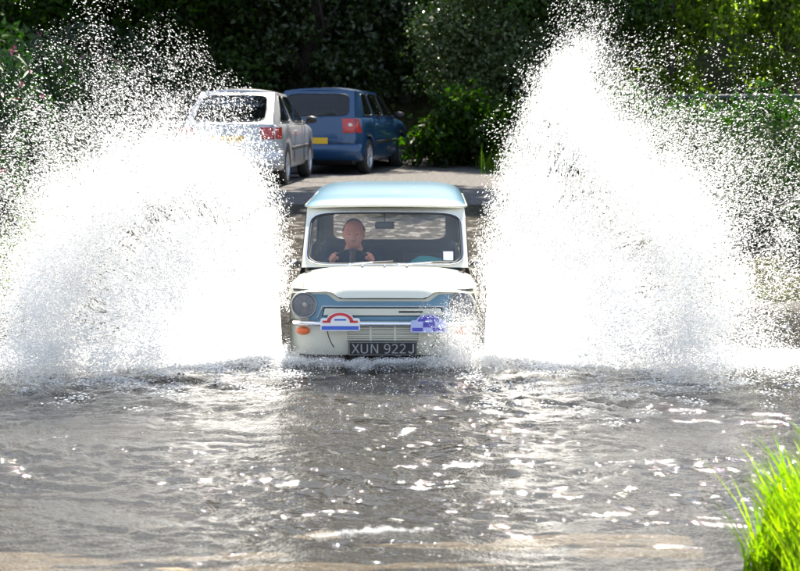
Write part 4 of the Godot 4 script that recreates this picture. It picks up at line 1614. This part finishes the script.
func driver(car: Node3D):
	var t := thing("person", "driver in a dark navy jumper with both hands on the steering wheel", "person")
	t.transform = car.transform
	var x0 := -0.30
	var neck := Vector3(x0, 0.93, -1.97)
	var sh := [Vector3(x0 - 0.215, 0.865, -1.99), Vector3(x0 + 0.215, 0.865, -1.99)]
	var el := [Vector3(x0 - 0.30, 0.74, -1.78), Vector3(x0 + 0.32, 0.73, -1.78)]
	var wc := Vector3(-0.30, 0.815, -1.47)
	var axis := -Vector3(0, 0.42, -0.9).normalized()
	axis = -axis
	var ub := Vector3(0, 0.9, 0.42).normalized()
	var rim := []
	for s in [-1.0, 1.0]:
		var ang := deg_to_rad(34.0)
		rim.append(wc + Vector3(s * cos(ang), 0, 0) * 0.19 + ub * sin(ang) * 0.19)
	var wrist := []
	for k in 2:
		var o: Vector3 = (rim[k] - wc).normalized()
		wrist.append(rim[k] + axis * 0.085 - o * 0.03 + Vector3(0, -0.02, 0))
	var st := new_st()
	var body := [
		[neck + Vector3(0, 0.06, 0.02), neck, 0.056, 0.062], [neck, Vector3(x0, 0.80, -2.01), 0.075, 0.13], [Vector3(x0, 0.80, -2.01), Vector3(x0, 0.56, -2.02), 0.14, 0.155],
		[Vector3(x0 - 0.10, 0.82, -2.0), sh[0], 0.09, 0.06], [Vector3(x0 + 0.10, 0.82, -2.0), sh[1], 0.09, 0.06]]
	for k in 2:
		body.append([sh[k], el[k], 0.058, 0.045])
		body.append([el[k], wrist[k], 0.042, 0.026])
		var sx := -1.0 if k == 0 else 1.0
		body.append([Vector3(x0 + sx * 0.09, 0.53, -1.98), Vector3(x0 + sx * 0.12, 0.56, -1.56), 0.085, 0.06])
		body.append([Vector3(x0 + sx * 0.12, 0.56, -1.56), Vector3(x0 + sx * 0.10, 0.36, -1.20), 0.058, 0.042])
	nets(st, body, 0.06, 0.014)
	var hc := Vector3(x0, 1.08, -1.93)
	var head := [
		[hc + Vector3(0, 0.035, -0.03), hc + Vector3(0, 0.045, 0.0), 0.093, 0.088], [hc + Vector3(0, -0.01, 0.02), hc + Vector3(0, -0.055, 0.035), 0.078, 0.066],
		[hc + Vector3(-0.02, -0.085, 0.05), hc + Vector3(0.02, -0.085, 0.05), 0.036, 0.036],
		[hc + Vector3(-0.045, -0.035, 0.055), hc + Vector3(-0.04, -0.03, 0.055), 0.034, 0.034], [hc + Vector3(0.045, -0.035, 0.055), hc + Vector3(0.04, -0.03, 0.055), 0.034, 0.034],
		[hc + Vector3(-0.05, 0.03, 0.072), hc + Vector3(0.05, 0.03, 0.072), 0.016, 0.016],
		[hc + Vector3(0, 0.015, 0.09), hc + Vector3(0, -0.03, 0.112), 0.010, 0.015], [hc + Vector3(-0.012, -0.034, 0.098), hc + Vector3(0.012, -0.034, 0.098), 0.011, 0.011],
		[hc + Vector3(-0.088, 0.012, -0.015), hc + Vector3(-0.088, -0.025, -0.01), 0.016, 0.012], [hc + Vector3(0.088, 0.012, -0.015), hc + Vector3(0.088, -0.025, -0.01), 0.016, 0.012],
		[hc + Vector3(0, -0.06, 0.0), neck, 0.058, 0.058]]
	nets(st, head, 0.022, 0.0065)
	for k in 2:
		var r: Vector3 = rim[k]
		var o := (r - wc).normalized()
		var tg := axis.cross(o).normalized()
		var hand := [[r + axis * 0.034 - tg * 0.028, r + axis * 0.034 + tg * 0.028, 0.017, 0.017], [r + axis * 0.036, wrist[k], 0.026, 0.026], [r + axis * 0.034 + o * 0.01, r + axis * 0.03 - o * 0.03, 0.018, 0.018]]
		for j in 4:
			var f := tg * lerpf(-0.032, 0.032, j / 3.0)
			var l: float = [0.9, 1.05, 1.0, 0.8][j]
			hand.append([r + f + axis * 0.032 + o * 0.006, r + f + o * 0.026 * l + axis * 0.006, 0.0095, 0.009])
			hand.append([r + f + o * 0.026 * l + axis * 0.006, r + f + o * 0.012 - axis * 0.021 * l, 0.009, 0.0085])
			hand.append([r + f + o * 0.012 - axis * 0.021 * l, r + f - o * 0.012 * l - axis * 0.021, 0.0085, 0.0075])
		var sg := -1.0 if k == 0 else 1.0
		hand.append([r + axis * 0.036 - o * 0.02, r + axis * 0.024 - o * 0.022 + tg * sg * 0.035, 0.012, 0.010])
		hand.append([r + axis * 0.024 - o * 0.022 + tg * sg * 0.035, r + axis * 0.014 - o * 0.016 + tg * sg * 0.06, 0.010, 0.008])
		nets(st, hand, 0.008, 0.005)
	var b := obj("body", st, M.skin, t)
	# clothing, hair and face details
	var ju := new_st()
	var cloth := []
	for q in body.slice(1, 5):
		cloth.append([q[0], q[1], q[2] + 0.022, q[3] + 0.022])
	cloth[0] = [neck + Vector3(0, -0.035, 0), Vector3(x0, 0.80, -2.01), 0.085, 0.15]
	for k in 2:
		cloth.append([sh[k], el[k], 0.092, 0.074])
		cloth.append([el[k], el[k].lerp(wrist[k], 1.0), 0.070, 0.050])
	nets(ju, cloth, 0.05, 0.014)
	obj("jumper", ju, M.jumper, t)
	var tr := new_st()
	for k in 2:
		var q: Array = [body[7 + k * 4], body[8 + k * 4]]
		nets(tr, [[q[0][0], q[0][1], q[0][2] + 0.015, q[0][3] + 0.015], [q[1][0], q[1][1], q[1][2] + 0.015, q[1][3] + 0.015]], 0.03, 0.016)
	obj("trousers", tr, M.trim, t)
	var ha := new_st()
	nets(ha, [[hc + Vector3(0, 0.050, -0.045), hc + Vector3(0, 0.060, -0.032), 0.097, 0.087], [hc + Vector3(-0.072, 0.04, -0.035), hc + Vector3(-0.078, 0.0, -0.04), 0.03, 0.024], [hc + Vector3(0.072, 0.04, -0.035), hc + Vector3(0.078, 0.0, -0.04), 0.03, 0.024]], 0.02, 0.008)
	obj("hair", ha, M.hair, t)
	for s in [-1.0, 1.0]:
		var ey := new_st()
		lathe(ey, [Vector2(0.001, 0.012), Vector2(0.008, 0.009), Vector2(0.011, 0.0), Vector2(0.008, -0.009), Vector2(0.001, -0.012)], Transform3D(Basis.from_scale(Vector3(1.1, 0.5, 1.0)), hc + Vector3(s * 0.032, 0.008, 0.083)), 12)
		obj("eye", ey, M.black, b)
		var br := new_st()
		tube(br, PackedVector3Array([hc + Vector3(s * 0.016, 0.032, 0.091), hc + Vector3(s * 0.034, 0.036, 0.089), hc + Vector3(s * 0.054, 0.030, 0.078)]), 0.0035, 5)
		obj("eyebrow", br, M.hair, b)
	var mo := new_st()
	tube(mo, PackedVector3Array([hc + Vector3(-0.028, -0.062, 0.086), hc + Vector3(-0.012, -0.068, 0.094), hc + Vector3(0.012, -0.068, 0.094), hc + Vector3(0.028, -0.062, 0.086)]), 0.005, 5)
	obj("mouth", mo, mat(lin(0.22, 0.06, 0.05), 0.5), b)

# ---------------------------------------------------------------- spray
func drop_cluster(n: int, radius: float, r0: float, r1: float, stretch: float, m: Material) -> ArrayMesh:
	# a puff of separate droplets, each a small eight-sided bead drawn out along y
	var v := PackedVector3Array()
	var nn := PackedVector3Array()
	var ix := PackedInt32Array()
	var ring := [Vector3(0, 1, 0), Vector3(1, 0, 0), Vector3(0, 0, 1), Vector3(-1, 0, 0), Vector3(0, 0, -1), Vector3(0, -1, 0)]
	for i in n:
		var p := rdir() * radius * pow(rnd(0, 1), 0.5)
		var r := r0 * pow(r1 / r0, pow(rnd(0, 1), 1.8))
		var b := v.size()
		for q in ring:
			v.append(p + Vector3(q.x, q.y * stretch * rnd(0.8, 1.2), q.z) * r)
			nn.append(q)
		for k in 4:
			var a := 1 + k
			var e := 1 + (k + 1) % 4
			ix.append_array([b, b + a, b + e, b + 5, b + e, b + a])
	return arr_mesh(v, nn, PackedColorArray(), ix, m)

func table(t: Array, a: float, col: int) -> float:
	for i in t.size() - 1:
		if a <= t[i + 1][0]:
			return lerpf(t[i][col], t[i + 1][col], (a - t[i][0]) / (t[i + 1][0] - t[i][0]))
	return t[-1][col]

# sheet of water thrown up by one front wheel: reach of the dense part and of the droplets, by angle above the water (degrees)
func plume(called: String, label: String, side: float, reach: Array, core: Mesh, fine: Mesh, seed_: int):
	rng.seed = seed_
	var t := thing(called, label, "spray", Vector3(CAR_X + side * 0.84, 0.02, CAR_Z - 0.45), 0.0, "sheets of spray thrown up by the front wheels")
	t.set_meta("kind", "stuff")
	var streak := FastNoiseLite.new()
	streak.seed = seed_
	streak.frequency = 0.11
	streak.fractal_octaves = 3
	var dense := []
	var loose := []
	var total := 0
	while dense.size() < 1150 or loose.size() < 5200:
		total += 1
		if total > 200000: break
		var a := rnd(-1.0, 90.0)
		var rc := table(reach, a, 1)
		var rh := table(reach, a, 2)
		if rnd(0, 1) > pow(rc / 2.4, 1.4): continue
		var lean := streak.get_noise_2d(a * 3.0, 0.0)
		var th := deg_to_rad(a)
		var dir := Vector3(side * cos(th), sin(th), 0)
		if dense.size() < 1150 and rnd(0, 1) < 0.55:
			var r := rc * (1.0 + 0.16 * lean) * lerpf(0.45, 1.12, pow(rnd(0.0, 1), 0.75))
			var z := rng.randfn(0.0, 0.10 + 0.07 * r) + (0.24 + 0.40 * cos(th) * cos(th)) * r
			var p := dir * r + Vector3(0, 0, z)
			if p.y < -0.02: continue
			dense.append(Transform3D(frame_of(dir + rdir() * 0.5).rotated(dir, rnd(0, TAU)).scaled(Vector3.ONE * rnd(0.8, 1.35)), p))
		elif loose.size() < 5200:
			var far := absf(rng.randfn(0.0, 0.52)) - 0.22
			var r := rc + (rh - rc) * far * (1.0 + 0.7 * lean)
			if far > 0.25 and streak.get_noise_2d(a * 5.0, r * 14.0) < -0.12 + rnd(-0.15, 0.15): continue
			var z := rng.randfn(0.0, 0.20 + 0.13 * r) + (0.20 + 0.35 * cos(th) * cos(th)) * r
			var p := dir * r + Vector3(0, 0, z)
			if p.y < 0.0: continue
			# droplets fall over outwards at the end of their flight
			var fall := (dir + Vector3(side * 0.5, -0.5, 0) * clampf(r / rc - 0.7, 0, 1.2)).normalized()
			loose.append(Transform3D(frame_of(fall + rdir() * 0.35).rotated(fall, rnd(0, TAU)).scaled(Vector3.ONE * rnd(0.75, 1.4)), p))
	# the unbroken heart of the splash: a rippled white sheet of water, torn towards its rim
	var na := 150
	var nr := 96
	var v := PackedVector3Array()
	for i in na + 1:
		var a := lerpf(-2.0, 88.0, float(i) / na)
		var th := deg_to_rad(a)
		var dir := Vector3(side * cos(th), sin(th), 0)
		var rm := table(reach, a, 1) * (0.90 + 0.16 * streak.get_noise_2d(a * 3.0, 50.0))
		for j in nr + 1:
			var r := rm * j / nr
			var p := dir * r
			var jit := Vector3(streak.get_noise_2d(i * 30.0, j * 30.0), streak.get_noise_2d(i * 30.0 + 900.0, j * 30.0), 0) * 0.004
			var z := (0.24 + 0.40 * cos(th) * cos(th)) * r + 0.10 * streak.get_noise_3d(p.x * 9.0, p.y * 9.0, 5.0) * minf(r * 2.0, 1.0) + 0.012 * streak.get_noise_3d(p.x * 40.0, p.y * 40.0, 9.0)
			v.append(p + jit * minf(r, 1.0) + Vector3(0, 0, z))
	var sheet := new_st()
	next_group(sheet)
	for i in na:
		for j in nr:
			var f := (j + 0.5) / nr
			var q := i * (nr + 1) + j
			if f > 0.66 and streak.get_noise_2d(i * 22.0, j * 16.0) < lerpf(-0.75, 0.32, (f - 0.66) / 0.34): continue
			quad(sheet, v[q], v[q + 1], v[q + nr + 2], v[q + nr + 1])
	obj("water_sheet", sheet, M.sheet, t)
	# low wash that rolls forward from the foot of the sheet
	for i in 50:
		var x := rnd(-0.1, 2.6)
		var y := absf(rng.randfn(0.0, 0.13)) * smoothstep(2.9, 1.2, x)
		dense.append(Transform3D(Basis.from_euler(Vector3(rnd(-1, 1), rnd(0, TAU), rnd(-1, 1))).scaled(Vector3.ONE * rnd(0.7, 1.2)), Vector3(side * x, y, rnd(0.0, 1.15) - y * 1.2 - 0.15 * x)))
	many("dense_sheet", core, dense, t).set_meta("kind", "stuff")
	many("flying_droplets", fine, loose, t).set_meta("kind", "stuff")

func make_spray():
	rng.seed = 77
	var core := drop_cluster(70, 0.10, 0.0020, 0.0062, 1.8, M.drop)
	var fine := drop_cluster(36, 0.13, 0.0010, 0.0040, 2.2, M.drop)
	var left := [[-1, 1.8, 2.6], [10, 1.85, 2.65], [26, 1.92, 2.85], [37, 1.98, 3.0], [50, 1.92, 3.0], [62, 1.85, 2.95], [73, 1.68, 2.8], [80, 1.45, 2.5], [86, 1.05, 1.9], [92, 0.4, 1.0]]
	var right := [[-1, 1.6, 3.0], [8, 1.65, 3.1], [19, 1.8, 3.1], [35, 1.92, 3.0], [47, 1.9, 2.9], [62, 1.95, 2.75], [70, 2.1, 2.8], [75, 2.4, 3.05], [79, 1.9, 2.7], [84, 1.1, 2.2], [92, 0.4, 1.2]]
	plume("water_spray", "white sheet of spray on the left of the car, before the silver car", -1.0, left, core, fine, 101)
	plume("water_spray", "white sheet of spray with a tall peak on the right of the car", 1.0, right, core, fine, 202)
	# splash along the front of the car and churned foam at its feet
	rng.seed = 303
	var low := []
	for i in 700:
		var x := rng.randfn(0.0, 0.7)
		var y := absf(rng.randfn(0.0, 0.010 + 0.10 * x * x))
		if absf(x) < 0.34 and y > 0.03: continue
		low.append(Transform3D(Basis.from_euler(Vector3(rnd(-1, 1), rnd(0, TAU), rnd(-1, 1))).scaled(Vector3.ONE * (rnd(0.4, 0.8) if absf(x) > 0.34 else 0.22)), Vector3(CAR_X + x, 0.03 + y, CAR_Z + 0.12 + rng.randfn(0, 0.10))))
	for i in 500:
		# burst in front of the right headlight and plate
		var x := 0.64 + rng.randfn(0.0, 0.12)
		var y := absf(rng.randfn(0.0, 0.17))
		low.append(Transform3D(Basis.from_euler(Vector3(rnd(-1, 1), rnd(0, TAU), rnd(-1, 1))).scaled(Vector3.ONE * rnd(0.4, 0.9)), Vector3(CAR_X + x, 0.03 + y, CAR_Z + 0.15 + absf(rng.randfn(0, 0.12)))))
	for i in 160:
		var x := 0.64 + rng.randfn(0.0, 0.10)
		low.append(Transform3D(Basis.from_euler(Vector3(rnd(-1, 1), rnd(0, TAU), rnd(-1, 1))).scaled(Vector3.ONE * rnd(0.5, 0.8)), Vector3(CAR_X + x, 0.36 + rng.randfn(0, 0.12), CAR_Z + 0.2 + absf(rng.randfn(0, 0.08)))))
	var sp := many("bow_splash", fine, low, self)
	tag(sp, "low splash of droplets along the foot of the car's front", "splash", "", "stuff")
	var churn := drop_cluster(46, 0.10, 0.004, 0.013, 0.7, M.foam)
	var foam := []
	for i in 2800:
		var s := -1.0 if i % 2 == 0 else 1.0
		var r := rnd(0.0, 2.3) * rnd(0.55, 1.0) * 1.15
		var x: float = CAR_X + s * (0.66 + r * (1.15 if s < 0 else 1.5))
		var z := CAR_Z - 0.5 + rng.randfn(0.05, 0.3) + (absf(rng.randfn(0.6, 0.9)) if i % 7 == 0 else 0.0)
		if absf(x - CAR_X) < 0.72 and z < CAR_Z: continue
		foam.append(Transform3D(Basis.from_euler(Vector3(0, rnd(0, TAU), 0)).scaled(Vector3(1.3, 0.35, 1.3) * rnd(0.7, 1.3)), Vector3(x, wave(x, z) + 0.01, z)))
	for i in 330:
		# bow wave crest
		var x := rnd(-0.9, 0.9)
		var z := CAR_Z + 0.12 - x * x * 0.25 + rng.randfn(0, 0.05)
		foam.append(Transform3D(Basis.from_euler(Vector3(0, rnd(0, TAU), 0)).scaled(Vector3(0.7, 0.3, 0.5)), Vector3(CAR_X + x, wave(CAR_X + x, z) + 0.005, z)))
	var fo := many("churned_foam", churn, foam, self)
	tag(fo, "white churned foam on the water at the foot of the spray", "foam", "", "stuff")
	# single drops raining on the water in front, and the broken foam line over the near lip of the ford
	var near := []
	for i in 420:
		var x := rng.randfn(0.0, 1.3)
		var z := CAR_Z + 0.6 + absf(rng.randfn(0.0, 1.3))
		near.append(Transform3D(Basis.from_euler(Vector3(rnd(-0.3, 0.3), rnd(0, TAU), 0)).scaled(Vector3.ONE * 0.9), Vector3(x, wave(x, z) + 0.02 + absf(rng.randfn(0.0, 0.05)), z)))
	var sparse := drop_cluster(4, 0.22, 0.003, 0.007, 0.8, M.drop)
	tag(many("scattered_drops", sparse, near, self), "scattered bright drops falling on the water before the car", "droplets", "", "stuff")
	var lipf := []
	for i in 150:
		var f := rnd(0, 1)
		var x := lerpf(-0.47, 0.17, f) + rng.randfn(0, 0.01)
		var z := -9.93 - 0.10 * f + rng.randfn(0, 0.02) + 0.02 * sin(f * 9.0)
		lipf.append(Transform3D(Basis.from_euler(Vector3(0, rnd(0, TAU), 0)).scaled(Vector3(0.26, 0.10, 0.22) * rnd(0.7, 1.3) * (0.6 + 0.4 * sin(f * PI))), Vector3(x, wave(x, z) + 0.004, z)))
	tag(many("foam_line", churn, lipf, self), "thin white line of foam on the near lip of the ford", "foam", "", "stuff")

# ---------------------------------------------------------------- grass
func blade_mesh(n: int, spread: float, h: float, w: float, cols: Array, lean: float) -> ArrayMesh:
	var v := PackedVector3Array()
	var nn := PackedVector3Array()
	var c := PackedColorArray()
	var ix := PackedInt32Array()
	for i in n:
		var p := Vector3(rnd(-spread, spread), 0, rnd(-spread, spread))
		var az := rnd(0, TAU)
		var out := Vector3(cos(az), 0, sin(az))
		var side := Vector3(-out.z, 0, out.x)
		var hh := h * rnd(0.55, 1.15)
		var ww := w * rnd(0.7, 1.2)
		var bend := lean * rnd(0.3, 1.5)
		var col: Color = cols[rng.randi() % cols.size()]
		var s := rnd(0.8, 1.2)
		col = Color(col.r * s, col.g * s, col.b * s)
		var b := v.size()
		for k in 6:
			var t := k / 5.0
			var q := p + Vector3(0, hh * (t - 0.18 * bend * t * t), 0) + out * hh * bend * t * t
			var wk := ww * (1.0 - pow(t, 1.8)) * 0.5 + 0.0004
			v.append_array([q - side * wk + out * wk * 0.3, q + side * wk + out * wk * 0.3])
			var nk := (out + Vector3(0, 0.6 * bend, 0)).normalized()
			nn.append_array([nk, nk]); c.append_array([col, col])
			if k < 5:
				var o := b + k * 2
				ix.append_array([o, o + 1, o + 2, o + 1, o + 3, o + 2])
	return arr_mesh(v, nn, c, ix, M.leaf_thin)

func make_grass():
	rng.seed = 909
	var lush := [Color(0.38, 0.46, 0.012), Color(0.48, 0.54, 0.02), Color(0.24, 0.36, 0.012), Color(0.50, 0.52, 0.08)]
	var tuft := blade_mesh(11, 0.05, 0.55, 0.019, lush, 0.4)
	var places := []
	for i in 1700:
		var x := rnd(1.5, 2.8)
		var d := rnd(7.5, 9.7)
		if x < 1.72 + 0.35 * lumps.get_noise_2d(d * 9.0, 3.0) + maxf(0.0, d - 8.9) * 0.35: continue
		var s := rnd(0.6, 1.1) * lerpf(0.75, 1.0, smoothstep(1.5, 1.9, x))
		places.append(Transform3D(Basis.from_euler(Vector3(0, rnd(0, TAU), rnd(0.0, 0.22))).scaled(Vector3.ONE * s), Vector3(x, gh(x, -d) - 0.02, -d)))
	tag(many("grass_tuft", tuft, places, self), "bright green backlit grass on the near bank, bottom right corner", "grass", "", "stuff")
	var short := blade_mesh(16, 0.12, 0.42, 0.012, [Color(0.16, 0.26, 0.03), Color(0.22, 0.30, 0.05), Color(0.12, 0.20, 0.03)], 0.4)
	var verge := []
	for i in 260:
		var x := 2.45 + rng.randfn(0, 0.3)
		var d := rnd(35.2, 37.2)
		verge.append(Transform3D(Basis.from_euler(Vector3(0, rnd(0, TAU), 0)).scaled(Vector3.ONE * rnd(0.7, 1.3)), Vector3(x, gh(x, -d), -d)))
	tag(many("verge_grass", short, verge, self), "sunlit grass on the far verge beside the right plume", "grass", "", "stuff")
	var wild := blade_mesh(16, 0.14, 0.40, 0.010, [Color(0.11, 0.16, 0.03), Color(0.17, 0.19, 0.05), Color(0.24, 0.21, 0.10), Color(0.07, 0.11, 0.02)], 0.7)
	var left := []
	for i in 700:
		var d := rnd(20.6, 29.0)
		var x := -4.35 - absf(rng.randfn(0.0, 0.8)) - (d - 20.0) * 0.03
		left.append(Transform3D(Basis.from_euler(Vector3(0, rnd(0, TAU), 0)).scaled(Vector3(1, 1, 1) * rnd(0.6, 1.7)), Vector3(x, gh(x, -d) - 0.02, -d)))
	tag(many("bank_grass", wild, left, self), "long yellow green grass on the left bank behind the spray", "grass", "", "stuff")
